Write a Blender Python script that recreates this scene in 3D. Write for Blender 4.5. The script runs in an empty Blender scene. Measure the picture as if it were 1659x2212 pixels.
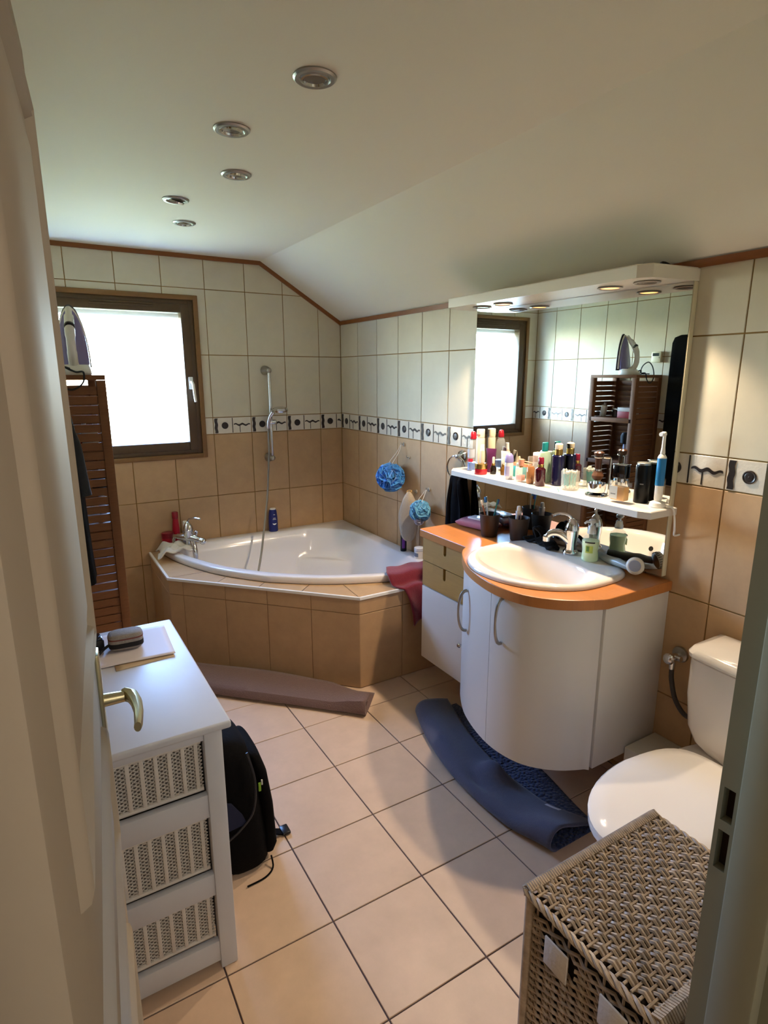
import bpy, bmesh, math, random
from mathutils import Vector, Matrix, Euler
random.seed(7)
PI = math.pi
sc = bpy.context.scene
COL = sc.collection

# ------------------------------------------------------------------ camera, sky, lights, exposure
cam_d = bpy.data.cameras.new('camera'); cam = bpy.data.objects.new('camera', cam_d); COL.objects.link(cam)
cam_d.sensor_fit = 'VERTICAL'; cam_d.sensor_height = 36.0; cam_d.lens = 1267.76 * 36.0 / 2212.0
cam_d.clip_start = 0.02; cam_d.clip_end = 400
YAW, PITCH, ROLL = math.radians(30.886), math.radians(13.077), math.radians(0.06)
cam.location = (-1.920, -3.797, 1.581)
cam.matrix_world = Matrix.Translation(cam.location) @ Matrix.Rotation(-YAW, 4, 'Z') @ Matrix.Rotation(PI/2 - PITCH, 4, 'X') @ Matrix.Rotation(-ROLL, 4, 'Z')
sc.camera = cam
sc.view_settings.view_transform = 'Standard'; sc.view_settings.look = 'None'
sc.view_settings.gamma = 1.0; sc.view_settings.use_curve_mapping = False
sc.view_settings.exposure = 1.02
sc.cycles.use_denoising = True
sc.cycles.max_bounces = 10; sc.cycles.diffuse_bounces = 8; sc.cycles.glossy_bounces = 5
sc.cycles.transmission_bounces = 8; sc.cycles.transparent_max_bounces = 8
sc.cycles.sample_clamp_indirect = 40.0; sc.cycles.caustics_reflective = False; sc.cycles.caustics_refractive = False

world = bpy.data.worlds.new('sky'); sc.world = world; world.use_nodes = True
wn = world.node_tree; bg = wn.nodes['Background']
sky = wn.nodes.new('ShaderNodeTexSky'); sky.sky_type = 'NISHITA'; sky.sun_disc = False
sky.sun_elevation = math.radians(42); sky.sun_rotation = math.radians(200); sky.air_density = 1.0; sky.dust_density = .3; sky.ozone_density = 4.0
wb = wn.nodes.new('ShaderNodeVectorMath'); wb.operation = 'MULTIPLY'; wb.inputs[1].default_value = (.92, .97, 1.08)   # daylight as a camera balanced for warm lamps records it
wn.links.new(sky.outputs[0], wb.inputs[0]); wn.links.new(wb.outputs[0], bg.inputs[0]); bg.inputs[1].default_value = 7.5

def light(name, kind, loc, energy, color, **kw):
    d = bpy.data.lights.new(name, kind); d.energy = energy; d.color = color
    for k, v in kw.items(): setattr(d, k, v)
    o = bpy.data.objects.new(name, d); o.location = loc; COL.objects.link(o); return o
sun = light('sun', 'SUN', (0, -20, 20), 44.0, (1.0, .95, .88), angle=.01)
sun.rotation_euler = (math.radians(48), 0, math.radians(-15))
# daylight portal of the window (guides sampling only, emits nothing itself)
portal = light('window_portal', 'AREA', (-1.397, .30, 1.57), 1.0, (1, 1, 1), shape='RECTANGLE', size=.9, size_y=1.0)
portal.rotation_euler = (-PI/2, 0, 0); portal.data.cycles.is_portal = True
VANITY_LAMP_W = 27.0; HALL_FILL_W = 17.0

# ------------------------------------------------------------------ materials
def lin(h):
    h = h.lstrip('#'); c = [int(h[i:i+2], 16) / 255 for i in (0, 2, 4)]
    return tuple(x / 12.92 if x <= .04045 else ((x + .055) / 1.055) ** 2.4 for x in c) + (1,)
MATS = {}
def mat(name, hexc, rough=.5, metal=0, noise=0, nscale=8, bump=0, bscale=60, trans=0, coat=0, ior=1.45, alpha=1, stretch=None, rnd=0, bricks=None, sheen=0, emit=0, voro=False, spec=None, bdist=.004):
    if name in MATS: return MATS[name]
    m = bpy.data.materials.new(name); m.use_nodes = True; nt = m.node_tree; N = nt.nodes; L = nt.links
    p = N['Principled BSDF']; c = lin(hexc)
    p.inputs['Base Color'].default_value = c; p.inputs['Roughness'].default_value = rough; p.inputs['Metallic'].default_value = metal
    p.inputs['Transmission Weight'].default_value = trans; p.inputs['Coat Weight'].default_value = coat; p.inputs['IOR'].default_value = ior
    p.inputs['Alpha'].default_value = alpha; p.inputs['Sheen Weight'].default_value = sheen
    if spec is not None: p.inputs['Specular IOR Level'].default_value = spec
    tc = N.new('ShaderNodeTexCoord'); vec = tc.outputs['Object']
    if stretch:
        mp = N.new('ShaderNodeMapping'); mp.inputs['Scale'].default_value = stretch; L.new(vec, mp.inputs[0]); vec = mp.outputs[0]
    val = None
    if noise:
        nz = N.new('ShaderNodeTexNoise'); nz.inputs['Scale'].default_value = nscale; nz.inputs['Detail'].default_value = 6; nz.inputs['Roughness'].default_value = .65
        oi = N.new('ShaderNodeObjectInfo'); ad = N.new('ShaderNodeVectorMath'); ad.operation = 'MULTIPLY_ADD'
        L.new(oi.outputs['Random'], ad.inputs[0]); ad.inputs[1].default_value = (31, 17, 23); L.new(vec, ad.inputs[2]); L.new(ad.outputs[0], nz.inputs['Vector'])
        mr = N.new('ShaderNodeMapRange'); mr.inputs[1].default_value = .25; mr.inputs[2].default_value = .75
        mr.inputs[3].default_value = 1 - noise; mr.inputs[4].default_value = 1 + noise; L.new(nz.outputs[0], mr.inputs[0]); val = mr.outputs[0]
    if bricks:
        bk = N.new('ShaderNodeTexBrick'); bk.inputs['Scale'].default_value = bricks[0]; bk.inputs['Mortar Size'].default_value = 0
        bk.inputs['Color1'].default_value = (1 - bricks[1],) * 3 + (1,); bk.inputs['Color2'].default_value = (1 + bricks[1] * .4,) * 3 + (1,)
        bm_ = N.new('ShaderNodeMapping'); bm_.inputs['Rotation'].default_value = bricks[2]; L.new(tc.outputs['Object'], bm_.inputs[0]); L.new(bm_.outputs[0], bk.inputs[0])
        if val is None: val = bk.outputs[0]
        else:
            mm = N.new('ShaderNodeMath'); mm.operation = 'MULTIPLY'; L.new(val, mm.inputs[0]); L.new(bk.outputs[0], mm.inputs[1]); val = mm.outputs[0]
    if rnd:
        oi2 = N.new('ShaderNodeObjectInfo'); r2 = N.new('ShaderNodeMapRange'); r2.inputs[3].default_value = 1 - rnd; r2.inputs[4].default_value = 1 + rnd
        L.new(oi2.outputs['Random'], r2.inputs[0])
        if val is None: val = r2.outputs[0]
        else:
            mm = N.new('ShaderNodeMath'); mm.operation = 'MULTIPLY'; L.new(val, mm.inputs[0]); L.new(r2.outputs[0], mm.inputs[1]); val = mm.outputs[0]
    if val is not None:
        vm = N.new('ShaderNodeVectorMath'); vm.operation = 'SCALE'; vm.inputs[0].default_value = c[:3]; L.new(val, vm.inputs['Scale']); L.new(vm.outputs[0], p.inputs['Base Color'])
    if bump:
        if voro:
            b1 = N.new('ShaderNodeTexVoronoi'); b1.inputs['Scale'].default_value = bscale; src = b1.outputs['Distance']
        else:
            b1 = N.new('ShaderNodeTexNoise'); b1.inputs['Scale'].default_value = bscale; b1.inputs['Detail'].default_value = 4; src = b1.outputs[0]
        L.new(vec, b1.inputs['Vector']); bp = N.new('ShaderNodeBump'); bp.inputs['Strength'].default_value = abs(bump); bp.inputs['Distance'].default_value = bdist
        bp.invert = bump < 0
        L.new(src, bp.inputs['Height']); L.new(bp.outputs[0], p.inputs['Normal'])
    if emit:
        p.inputs['Emission Color'].default_value = c; p.inputs['Emission Strength'].default_value = emit
    MATS[name] = m; return m

CEIL = mat('ceiling_paint', '#DCD4C4', .75, bump=.06, bscale=140)
LT = mat('cream_wall_tile', '#CBC2AC', .48, spec=.3, noise=.045, nscale=9, bump=.05, bscale=45, rnd=.02)
BT = mat('beige_wall_tile', '#B89670', .5, spec=.3, noise=.10, nscale=11, bump=.04, bscale=60, rnd=.025)
FT = mat('floor_tile_glaze', '#CFB39A', .42, noise=.09, nscale=9, bump=.05, bscale=40, rnd=.02)
DT = mat('border_tile_glaze', '#D6CDBD', .22, noise=.05, nscale=14, bump=.25, bscale=70)
BRONZE = mat('dark_bronze_relief', '#2E2724', .35, .2, noise=.2, nscale=60)
GROUT = mat('ochre_grout', '#8E6D38', .9, noise=.12, nscale=30)
GROUTB = mat('beige_grout', '#9A7650', .9, noise=.1, nscale=30)
FGROUT = mat('grey_floor_grout', '#57494A', .9, noise=.15, nscale=25)
TRIM = mat('brown_wood_trim', '#7E481A', .45, noise=.15, nscale=20, stretch=(1, 1, 8))
WINB = mat('window_brown', '#523D27', .45, noise=.12, nscale=18, stretch=(3, 3, 1))
WINC = mat('window_casing_brown', '#7C5830', .5, noise=.12, nscale=18)
PLASTER = mat('outside_plaster', '#E4E4E2', .8, noise=.03)
WHITEP = mat('white_plastic', '#E9E6DF', .3)
CERAM = mat('white_ceramic', '#E6E0DA', .10, coat=.5)
ACRYL = mat('tub_acrylic', '#E2E0E3', .16, coat=.4)
LAM = mat('white_laminate', '#D9D3CB', .32)
CHROME = mat('chrome', '#D5D6D8', .08, 1)
SATIN = mat('satin_nickel', '#A7A49C', .35, 1)
BRASS = mat('pale_brass', '#C9C19C', .38, 1)
MIRROR = mat('mirror_silver', '#E4E8E4', .005, 1)
GLASS = mat('clear_glass', '#F4F8F8', .02, alpha=.05)
BEECH = mat('beech_worktop', '#BE7A42', .34, noise=.07, nscale=12, stretch=(10, 1, 1), bricks=(3.2, .10, (0, 0, PI/2)))
BIRCH = mat('birch_drawer_front', '#B28C50', .42, noise=.06, nscale=10, stretch=(1, 2, 14), bricks=(3.4, .13, (0, PI/2, PI/2)))
TEAK = mat('brown_slat_wood', '#7A5336', .65, spec=.2, noise=.16, nscale=14, stretch=(1.5, 1.5, 14), rnd=.06)
PAINTW = mat('white_painted_wood', '#C6C9D2', .45, spec=.3, noise=.02, nscale=10)
WICKW = mat('white_wicker', '#CFCBC6', .6, noise=.05, nscale=40)
WICK = mat('grey_brown_wicker', '#A8937C', .5, noise=.4, nscale=38, rnd=.0)
DOORP = mat('cream_door_paint', '#B0A494', .8, spec=.05, bump=.05, bscale=30, noise=.02)
BLACKC = mat('black_cloth', '#0A090B', .95, bump=.3, bscale=220, spec=.15, noise=.2, nscale=60)
CHAR = mat('charcoal_fleece', '#14110E', .95, bump=.4, bscale=160, spec=.2)
BROWNM = mat('taupe_mat_weave', '#6E5650', .95, bump=.9, bscale=190, sheen=.2, noise=.12, nscale=120)
NAVYM = mat('blue_grey_mat_back', '#4C5066', .95, bump=.5, bscale=260, sheen=.25, noise=.08, nscale=90)
NAVYB = mat('blue_bobble_pile', '#36405F', .95, bump=-1.0, bscale=80, voro=True, bdist=.012, sheen=.2)
MAROON = mat('maroon_towel', '#7C2130', .95, bump=.6, bscale=200, sheen=.3, noise=.1, nscale=80)
LOOFB = mat('sky_blue_mesh', '#52ACF7', .6, trans=.25, sheen=.4, noise=.1, nscale=30)
LOOFL = mat('pale_blue_mesh', '#7CCBF5', .6, trans=.25, sheen=.4, noise=.15, nscale=40)
def plain(name, h, rough=.35, **k): return mat(name, h, rough, **k)
def clear(name, h, rough=.05, ior=1.12): return mat(name, h, rough, alpha=.2)

# ------------------------------------------------------------------ mesh helpers
class B:
    def __init__(s): s.v = []; s.f = []; s.m = []
    def add(s, vs, fs, mi=0, M=None):
        o = len(s.v)
        s.v += [tuple(M @ Vector(v)) if M else tuple(v) for v in vs]
        s.f += [tuple(i + o for i in f) for f in fs]; s.m += [mi] * len(fs); return s
    def box(s, lo, hi, mi=0, M=None):
        (a, b, c), (d, e, f) = lo, hi
        return s.add([(a,b,c),(d,b,c),(d,e,c),(a,e,c),(a,b,f),(d,b,f),(d,e,f),(a,e,f)], [(0,3,2,1),(4,5,6,7),(0,1,5,4),(1,2,6,5),(2,3,7,6),(3,0,4,7)], mi, M)
    def rbox(s, lo, hi, r=.004, seg=2, mi=0, M=None):
        bm = bmesh.new(); bmesh.ops.create_cube(bm, size=1)
        for v in bm.verts: v.co = [lo[i] + (v.co[i] + .5) * (hi[i] - lo[i]) for i in range(3)]
        bmesh.ops.bevel(bm, geom=list(bm.edges), offset=r, segments=seg, profile=.5, affect='EDGES')
        bm.verts.ensure_lookup_table(); bm.verts.index_update()
        s.add([v.co[:] for v in bm.verts], [[v.index for v in f.verts] for f in bm.faces], mi, M); bm.free(); return s
    def prism(s, poly, z0, z1, mi=0, M=None, ch=0):
        n = len(poly); A = sum(poly[i][0]*poly[(i+1)%n][1] - poly[(i+1)%n][0]*poly[i][1] for i in range(n))
        if A < 0: poly = poly[::-1]
        vs = [(x, y, z0) for x, y in poly] + [(x, y, z1 - ch) for x, y in poly]; fs = [tuple(range(n - 1, -1, -1))]
        fs += [(i, (i+1) % n, n + (i+1) % n, n + i) for i in range(n)]
        if ch:
            q = inset(poly, ch); vs += [(x, y, z1) for x, y in q]
            fs += [(n+i, n+(i+1) % n, 2*n + (i+1) % n, 2*n + i) for i in range(n)] + [tuple(range(2*n, 3*n))]
        else: fs += [tuple(range(n, 2*n))]
        return s.add(vs, fs, mi, M)
    def lathe(s, prof, n=24, mi=0, M=None, sx=1, sy=1, a0=0, a1=2*PI, cap=True):
        full = abs(a1 - a0 - 2*PI) < 1e-6; k = n if full else n + 1; vs = []; fs = []
        for r, z in prof:
            for i in range(k):
                a = a0 + (a1 - a0) * i / n; vs.append((r * math.cos(a) * sx, r * math.sin(a) * sy, z))
        for j in range(len(prof) - 1):
            for i in range(n):
                i2 = (i + 1) % k; fs.append((j*k + i, j*k + i2, (j+1)*k + i2, (j+1)*k + i))
        if full and cap:
            if prof[0][0] > 1e-6: fs.append(tuple(range(k - 1, -1, -1)))
            if prof[-1][0] > 1e-6: fs.append(tuple((len(prof)-1)*k + i for i in range(k)))
        return s.add(vs, fs, mi, M)
    def loft(s, rings, mi=0, M=None, cap=True, closed=True):
        k = len(rings[0]); vs = [p for r in rings for p in r]; fs = []; kk = k if closed else k - 1
        for j in range(len(rings) - 1):
            for i in range(kk): fs.append((j*k + i, j*k + (i+1) % k, (j+1)*k + (i+1) % k, (j+1)*k + i))
        if cap: fs += [tuple(range(k - 1, -1, -1)), tuple((len(rings)-1)*k + i for i in range(k))]
        return s.add(vs, fs, mi, M)
    def tube(s, pts, r, n=8, mi=0, M=None, cap=True):
        pts = [Vector(p) for p in pts]; rad = r if isinstance(r, (list, tuple)) else [r] * len(pts); rings = []; up = None
        for i, p in enumerate(pts):
            t = (pts[min(i+1, len(pts)-1)] - pts[max(i-1, 0)]).normalized()
            if up is None: up = Vector((0, 0, 1)) if abs(t.z) < .9 else Vector((1, 0, 0))
            x = up.cross(t).normalized(); y = t.cross(x); up = y
            rings.append([tuple(p + (x * math.cos(2*PI*k/n) + y * math.sin(2*PI*k/n)) * rad[i]) for k in range(n)])
        return s.loft(rings, mi, M, cap)
    def ball(s, c, r, n=16, mi=0, M=None):
        rx, ry, rz = r if isinstance(r, (list, tuple)) else (r, r, r); m = n // 2
        T = Matrix.Translation(c) @ Matrix.Diagonal((rx, ry, rz, 1)); T = M @ T if M else T
        return s.lathe([(max(math.sin(PI*j/m), 1e-7) if 0 < j < m else 1e-7, -math.cos(PI*j/m)) for j in range(m + 1)], n, mi, T)
    def grid(s, fn, nu, nv, mi=0, M=None, wrapu=False):
        vs = [tuple(fn(i / nu, j / nv)) for j in range(nv + 1) for i in range(nu + (0 if wrapu else 1))]; k = nu + (0 if wrapu else 1)
        return s.add(vs, [(j*k + i, j*k + (i+1) % k, (j+1)*k + (i+1) % k, (j+1)*k + i) for j in range(nv) for i in range(nu)], mi, M)
    def mesh(s, name, mats, smooth=None):
        me = bpy.data.meshes.new(name); me.from_pydata(s.v, [], s.f)
        for m in (mats if isinstance(mats, (list, tuple)) else [mats]): me.materials.append(m)
        if any(s.m): me.polygons.foreach_set('material_index', s.m)
        if smooth is not None:
            me.polygons.foreach_set('use_smooth', [True] * len(me.polygons)); me.set_sharp_from_angle(angle=math.radians(smooth))
        me.update(); return me

def clip(poly, a, b, c):
    """keep the part of a polygon where a*x + b*y >= c"""
    out = []
    for i, p in enumerate(poly):
        q = poly[(i + 1) % len(poly)]; d, e = a*p[0] + b*p[1] - c, a*q[0] + b*q[1] - c
        if d >= 0: out.append(p)
        if (d > 0 > e) or (d < 0 < e): t = d / (d - e); out.append((p[0] + t*(q[0]-p[0]), p[1] + t*(q[1]-p[1])))
    return out
def inset(poly, d):
    n = len(poly); out = []
    for i in range(n):
        p0, p1, p2 = Vector(poly[i-1]), Vector(poly[i]), Vector(poly[(i+1) % n]); e1 = (p1-p0).normalized(); e2 = (p2-p1).normalized()
        n1, n2 = Vector((-e1.y, e1.x)), Vector((-e2.y, e2.x)); b = (n1 + n2); k = max(.3, 1 + n1.dot(n2)); out.append(tuple(p1 + b * (d / k)))
    return out
def area(p): return abs(sum(p[i][0]*p[(i+1) % len(p)][1] - p[(i+1) % len(p)][0]*p[i][1] for i in range(len(p)))) / 2
def cr(pts, n=6, closed=False):
    """Catmull-Rom through points"""
    out = []; N = len(pts); rng = N if closed else N - 1
    for i in range(rng):
        g = (lambda k: Vector(pts[k % N])) if closed else (lambda k: Vector(pts[min(max(k, 0), N-1)]))
        a, b, c, d = g(i-1), g(i), g(i+1), g(i+2)
        for j in range(n):
            t = j / n; out.append(tuple(.5 * ((2*b) + (c-a)*t + (2*a-5*b+4*c-d)*t*t + (3*b-a-3*c+d)*t**3)))
    if not closed: out.append(tuple(pts[-1]))
    return out

TM = {}
def tag(o, label=None, cat=None, group=None, kind=None):
    for k, v in (('label', label), ('category', cat), ('group', group), ('kind', kind)):
        if v: o[k] = v
    return o
def thing(name, label, cat, loc=(0, 0, 0), rotz=0, group=None, kind=None):
    o = bpy.data.objects.new(name, None); o.empty_display_size = .02; COL.objects.link(o); o.location = loc; o.rotation_euler = (0, 0, rotz)
    TM[o.name] = Matrix.Translation(loc) @ Matrix.Rotation(rotz, 4, 'Z')
    return tag(o, label, cat, group, kind)
def obj(name, b, mats, parent=None, smooth=35, local=True, loc=(0, 0, 0), label=None, kind=None):
    """one mesh object; local=True: verts are in the parent's frame; False: in world coordinates"""
    me = b if isinstance(b, bpy.types.Mesh) else b.mesh(name, mats, smooth)
    o = bpy.data.objects.new(name, me); COL.objects.link(o); o.location = loc
    if parent:
        o.parent = parent
        if not local and parent.name in TM: o.matrix_parent_inverse = TM[parent.name].inverted()
    TM[o.name] = Matrix.Translation(loc) if not (parent and local) else TM.get(parent.name, Matrix()) @ Matrix.Translation(loc)
    return tag(o, label, None, None, kind)
def struct(name, b, mats, label, cat, smooth=None): return tag(obj(name, b, mats, None, smooth), label, cat, kind='structure')
def solid(o, t, off=0, sub=0):
    m = o.modifiers.new('thickness', 'SOLIDIFY'); m.thickness = t; m.offset = off
    if sub: s2 = o.modifiers.new('smooth', 'SUBSURF'); s2.levels = sub; s2.render_levels = sub
    return o
T3 = Matrix.Translation
def RX(a): return Matrix.Rotation(a, 4, 'X')
def RY(a): return Matrix.Rotation(a, 4, 'Y')
def RZ(a): return Matrix.Rotation(a, 4, 'Z')
def cyl(r, z0, z1, n=24, ch=0):
    return [(r - ch, z0), (r, z0 + ch), (r, z1 - ch), (r - ch, z1)] if ch else [(r, z0), (r, z1)]

# ------------------------------------------------------------------ room shell
XL, YF = -1.925, -3.445               # left wall, front wall (room faces)
ZC, ZK, XK = 2.283, 1.944, -0.562     # flat ceiling, ceiling at right wall, knee of the slope
ZBB, ZBT, ZR2, ZR1 = 1.2158, 1.3216, 1.7070, 2.0924
WX0, WX1, WZ0, WZ1 = -1.802, -0.992, 1.100, 2.026   # window opening
G = .0045; DEP = .004
WALL_T = .30

def wall_poly_rect(b, axis, pos, thick, rects):
    for (a0, a1, z0, z1) in rects:
        if axis == 'y': b.box((a0, pos, z0), (a1, pos + thick, z1))
        else: b.box((min(pos, pos + thick), a0, z0), (max(pos, pos + thick), a1, z1))
    return b
# back wall (window opening left out)
b = B()
def yprism(b, poly, y0, y1): return b.prism(poly, y0, y1, M=Matrix(((1,0,0,0),(0,0,-1,0),(0,1,0,0),(0,0,0,1))) @ Matrix.Diagonal((1, 1, -1, 1)))
# prism z -> world y : use explicit mapping (x, z) polygon extruded along y
def yz(b, poly, y0, y1):
    n = len(poly); vs = [(x, y0, z) for x, z in poly] + [(x, y1, z) for x, z in poly]
    fs = [tuple(range(n)), tuple(range(2*n-1, n-1, -1))] + [(i, n+i, n+(i+1) % n, (i+1) % n) for i in range(n)]
    return b.add(vs, fs)
slope = [(XL-.2, 0), (0.2, 0), (.2, 1.944-.12), (0, ZK+.0), (XK, ZC), (XL-.2, ZC)]
def clipz(poly, z0, z1): return clip(clip(poly, 0, 1, z0), 0, -1, -z1)
def clipx(poly, x0, x1): return clip(clip(poly, 1, 0, x0), -1, 0, -x1)
for (x0, x1, z0, z1) in ((XL-.2, WX0, 0, 3), (WX1, .2, 0, 3), (WX0, WX1, 0, WZ0), (WX0, WX1, WZ1, 3)):
    q = clipz(clipx(slope, x0, x1), z0, z1)
    if len(q) > 2: yz(b, q, DEP, WALL_T)
wall_back = struct('wall_back', b, GROUT, 'tiled back wall with the window above the corner tub', 'wall')
b = B().box((DEP, YF - .12, 0), (.2, DEP, ZK)); wall_right = struct('wall_right', b, GROUT, 'tiled right wall behind the mirror and washbasin', 'wall')
b = B().box((XL - .06, -2.62, 0), (XL - DEP, DEP, ZC)).box((-2.16, YF - .12, 0), (-2.06, -2.62, ZC)).box((-2.16, -2.62, 0), (XL - .06, -2.54, ZC))
wall_left = struct('wall_left', b, GROUT, 'tiled left wall beside the slatted cabinet', 'wall')
b = B()
DX0, DX1, DZ = -1.985, -1.150, 2.075
for (x0, x1, z0, z1) in ((-2.06, DX0, 0, ZC), (DX1, .0, 0, ZC), (DX0, DX1, DZ, ZC)): b.box((x0, YF - .12, z0), (x1, YF, z1))
wall_front = struct('wall_front', b, mat('wall_paint', '#C9C0AE', .8), 'plain painted front wall around the doorway', 'wall')
b = B().box((-2.16, -5.6, -.12), (.2, .02, -DEP)); floor = struct('floor', b, FGROUT, 'beige tiled bathroom floor with dark grout', 'floor')
# ceiling : flat part and slope
b = B()
cp = [(-2.16, ZC), (XK, ZC), (0, ZK), (.2, ZK - .1206), (.2, ZK + .25), (XK, ZC + .2), (-2.16, ZC + .2)]
yz(b, cp, YF - .12, WALL_T)
ceiling = struct('ceiling', b, CEIL, 'white ceiling, flat on the left and sloping down on the right', 'ceiling')

# ------------------------------------------------------------------ tiles
TILE_CACHE = {}
def tile_obj(wall, name, polys, M, mats, ch=.0012):
    """polys: convex polygons (same tile) in wall coords (a, z); M maps (a, z, depth out) to world"""
    polys = [p for p in polys if len(p) > 2 and area(p) > 2e-5]
    if not polys: return None
    a0 = min(p[0] for q in polys for p in q); z0 = min(p[1] for q in polys for p in q)
    key = (tuple(tuple((round(p[0]-a0, 4), round(p[1]-z0, 4)) for p in q) for q in polys), tuple(round(x, 4) for r in M.to_3x3() for x in r), mats.name)
    if key not in TILE_CACHE:
        bb = B(); R3 = M.to_3x3().to_4x4()
        for q in polys: bb.prism([(p[0]-a0, p[1]-z0) for p in q], -DEP, 0, M=R3, ch=ch if len(polys) == 1 else 0)
        TILE_CACHE[key] = bb.mesh(name, mats)
    o = bpy.data.objects.new(name, TILE_CACHE[key]); COL.objects.link(o); o.location = M @ Vector((a0, z0, 0)); o.parent = wall
    return o
def rect(a0, a1, z0, z1): return [(a0, z0), (a1, z0), (a1, z1), (a0, z1)]
def minus_rect(poly, r):
    a0, a1, z0, z1 = r; out = []
    mid = clipx(poly, a0, a1)
    for q in (clip(poly, -1, 0, -a0), clip(poly, 1, 0, a1), clip(mid, 0, -1, -z0) if len(mid) > 2 else [], clip(mid, 0, 1, z1) if len(mid) > 2 else []):
        if len(q) > 2 and area(q) > 1e-5: out.append(q)
    return out
# relief of one border tile, local coords (a 0..w, z 0..h, out)
BW, BH = .25 - G, ZBT - ZBB - G
def wavy(a0, a1, z, amp, wl, th, n=24, ph=0):
    top = []; bot = []
    for i in range(n + 1):
        a = a0 + (a1 - a0) * i / n; c = z + amp * math.sin(2*PI*(a - a0)/wl + ph) - .004*(i/n); t = th * (.55 + .45*math.sin(PI*i/n)); top.append((a, c + t/2)); bot.append((a, c - t/2))
    return top, bot
def relief_mesh(M3, w):
    bb = B(); h = BH
    def strip(top, bot, d=.002):
        n = len(top)
        for i in range(n - 1): bb.prism([bot[i], bot[i+1], top[i+1], top[i]], 0, d, M=M3)
    n = 10   # thick wavy upright bar
    L_ = [(.006 + .002*math.sin(i*1.3), .004 + (h-.008)*i/n) for i in range(n+1)]; R_ = [(.025 + .002*math.sin(i*1.3+.5), .004 + (h-.008)*i/n) for i in range(n+1)]
    for i in range(n): bb.prism([L_[i], R_[i], R_[i+1], L_[i+1]], 0, .0025, M=M3)
    if w > .11:
        bb.lathe([(.0215, 0), (.0215, .002), (.019, .0035), (.015, .002), (.011, .0035), (.006, .002), (1e-6, .004)], 20, M=M3 @ T3((.072, h/2, 0)))
    if w > .125: bb.prism(rect(.119, .1235, .003, h-.003), 0, .0018, M=M3)
    if w > .2:
        strip(*wavy(.130, min(w-.006, .238), h*.55, .0045, .045, .0125)); bb.prism(rect(.168, .172, .004, h*.5), 0, .0014, M=M3)
    elif w > .15:
        strip(*wavy(.130, w-.006, h*.55, .0045, .045, .0125))
    return bb.mesh('relief', BRONZE, 40)
RELIEF = {}
def border_tile(wall, a0, a1, M, polys=None, first_cut=0):
    o = tile_obj(wall, 'border_tile', polys or [rect(a0 + G/2, a1 - G/2, ZBB + G/2, ZBT - G/2)], M, DT)
    if not o: return
    w = a1 - a0 - G
    if first_cut: return o
    key = (round(w, 3), tuple(round(x, 3) for r in M.to_3x3() for x in r))
    if key not in RELIEF: RELIEF[key] = relief_mesh(M.to_3x3().to_4x4(), w)
    r = bpy.data.objects.new('relief', RELIEF[key]); COL.objects.link(r); r.parent = o
    return o
ROWS = [(ZBB - 3*.3988 + G/2, ZBB - 2*.3988, BT), (ZBB - 2*.3988, ZBB - .3988, BT), (ZBB - .3988, ZBB, BT), (ZBT, ZR2, LT), (ZR2, ZR1, LT), (ZR1, ZR1 + .3854, LT)]
def cover(wall, joints, M, wallpoly, hole=None, skip=None):
    for i in range(len(joints) - 1):
        a0, a1 = joints[i], joints[i+1]
        for z0, z1, m in ROWS:
            q = rect(a0 + G/2, a1 - G/2, z0 + G/2, z1 - G/2)
            if m is BT and z0 < .05: q = rect(a0 + G/2, a1 - G/2, max(z0, .0) + G/2, z1 - G/2)
            for (ca, cb, cc) in wallpoly: q = clip(q, ca, cb, cc) if len(q) > 2 else q
            if len(q) < 3: continue
            tile_obj(wall, 'wall_tile', minus_rect(q, hole) if hole and not (a1 <= hole[0] or a0 >= hole[1] or z1 <= hole[2] or z0 >= hole[3]) else [q], M, m)
        if hole and not (a1 <= hole[0] or a0 >= hole[1]):
            if a0 >= hole[0] and a1 <= hole[1]: continue
            ps = minus_rect(rect(a0 + G/2, a1 - G/2, ZBB + G/2, ZBT - G/2), hole); border_tile(wall, a0, a1, M, ps, first_cut=1)
        else: border_tile(wall, a0, a1, M)
def wallM(o, a, n): return Matrix(((a[0], 0, n[0], o[0]), (a[1], 0, n[1], o[1]), (0, 1, 0, 0), (0, 0, 0, 1)))
MB_ = wallM((0, 0), (1, 0), (0, -1)); MR_ = wallM((0, 0), (0, -1), (-1, 0)); ML_ = wallM((XL, 0), (0, 1), (1, 0))
jb = [XL] + [-.1666 - .25*k for k in range(7, -1, -1)]; jb = [XL] + [x for x in jb[1:] if x > XL + .02] + [0]
sl = (ZC - ZK) / XK    # slope
cover(wall_back, jb, MB_, [(0, -1, -(ZC - .02)), ((ZK - ZC)/(0 - XK), -1, -(ZK - .02))], (-1.826, -.968, 1.076, 2.050))
jr = [.25*k for k in range(14)] + [3.445]
cover(wall_right, jr, MR_, [(0, -1, -(ZK - .02))])
jl = [-2.62] + [-.21 - .25*k for k in range(9, -1, -1)] + [0]
cover(wall_left, jl, ML_, [(0, -1, -(ZC - .02))])
# floor tiles
FS = .3188; FX0, FY0 = -1.000, -1.539
MF = Matrix(((1, 0, 0, 0), (0, 1, 0, 0), (0, 0, 1, 0), (0, 0, 0, 1)))
for i in range(-4, 4):
    for j in range(-7, 6):
        x0, y0 = FX0 + i*FS, FY0 + j*FS; q = clipx(rect(x0 + .0022, x0 + FS - .0022, y0 + .0022, y0 + FS - .0022), -2.058, -.001)
        if len(q) > 2: q = clip(clip(q, 0, 1, YF + .001), 0, -1, .001)
        if len(q) > 2: tile_obj(floor, 'floor_tile', [q], MF, FT)
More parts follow.
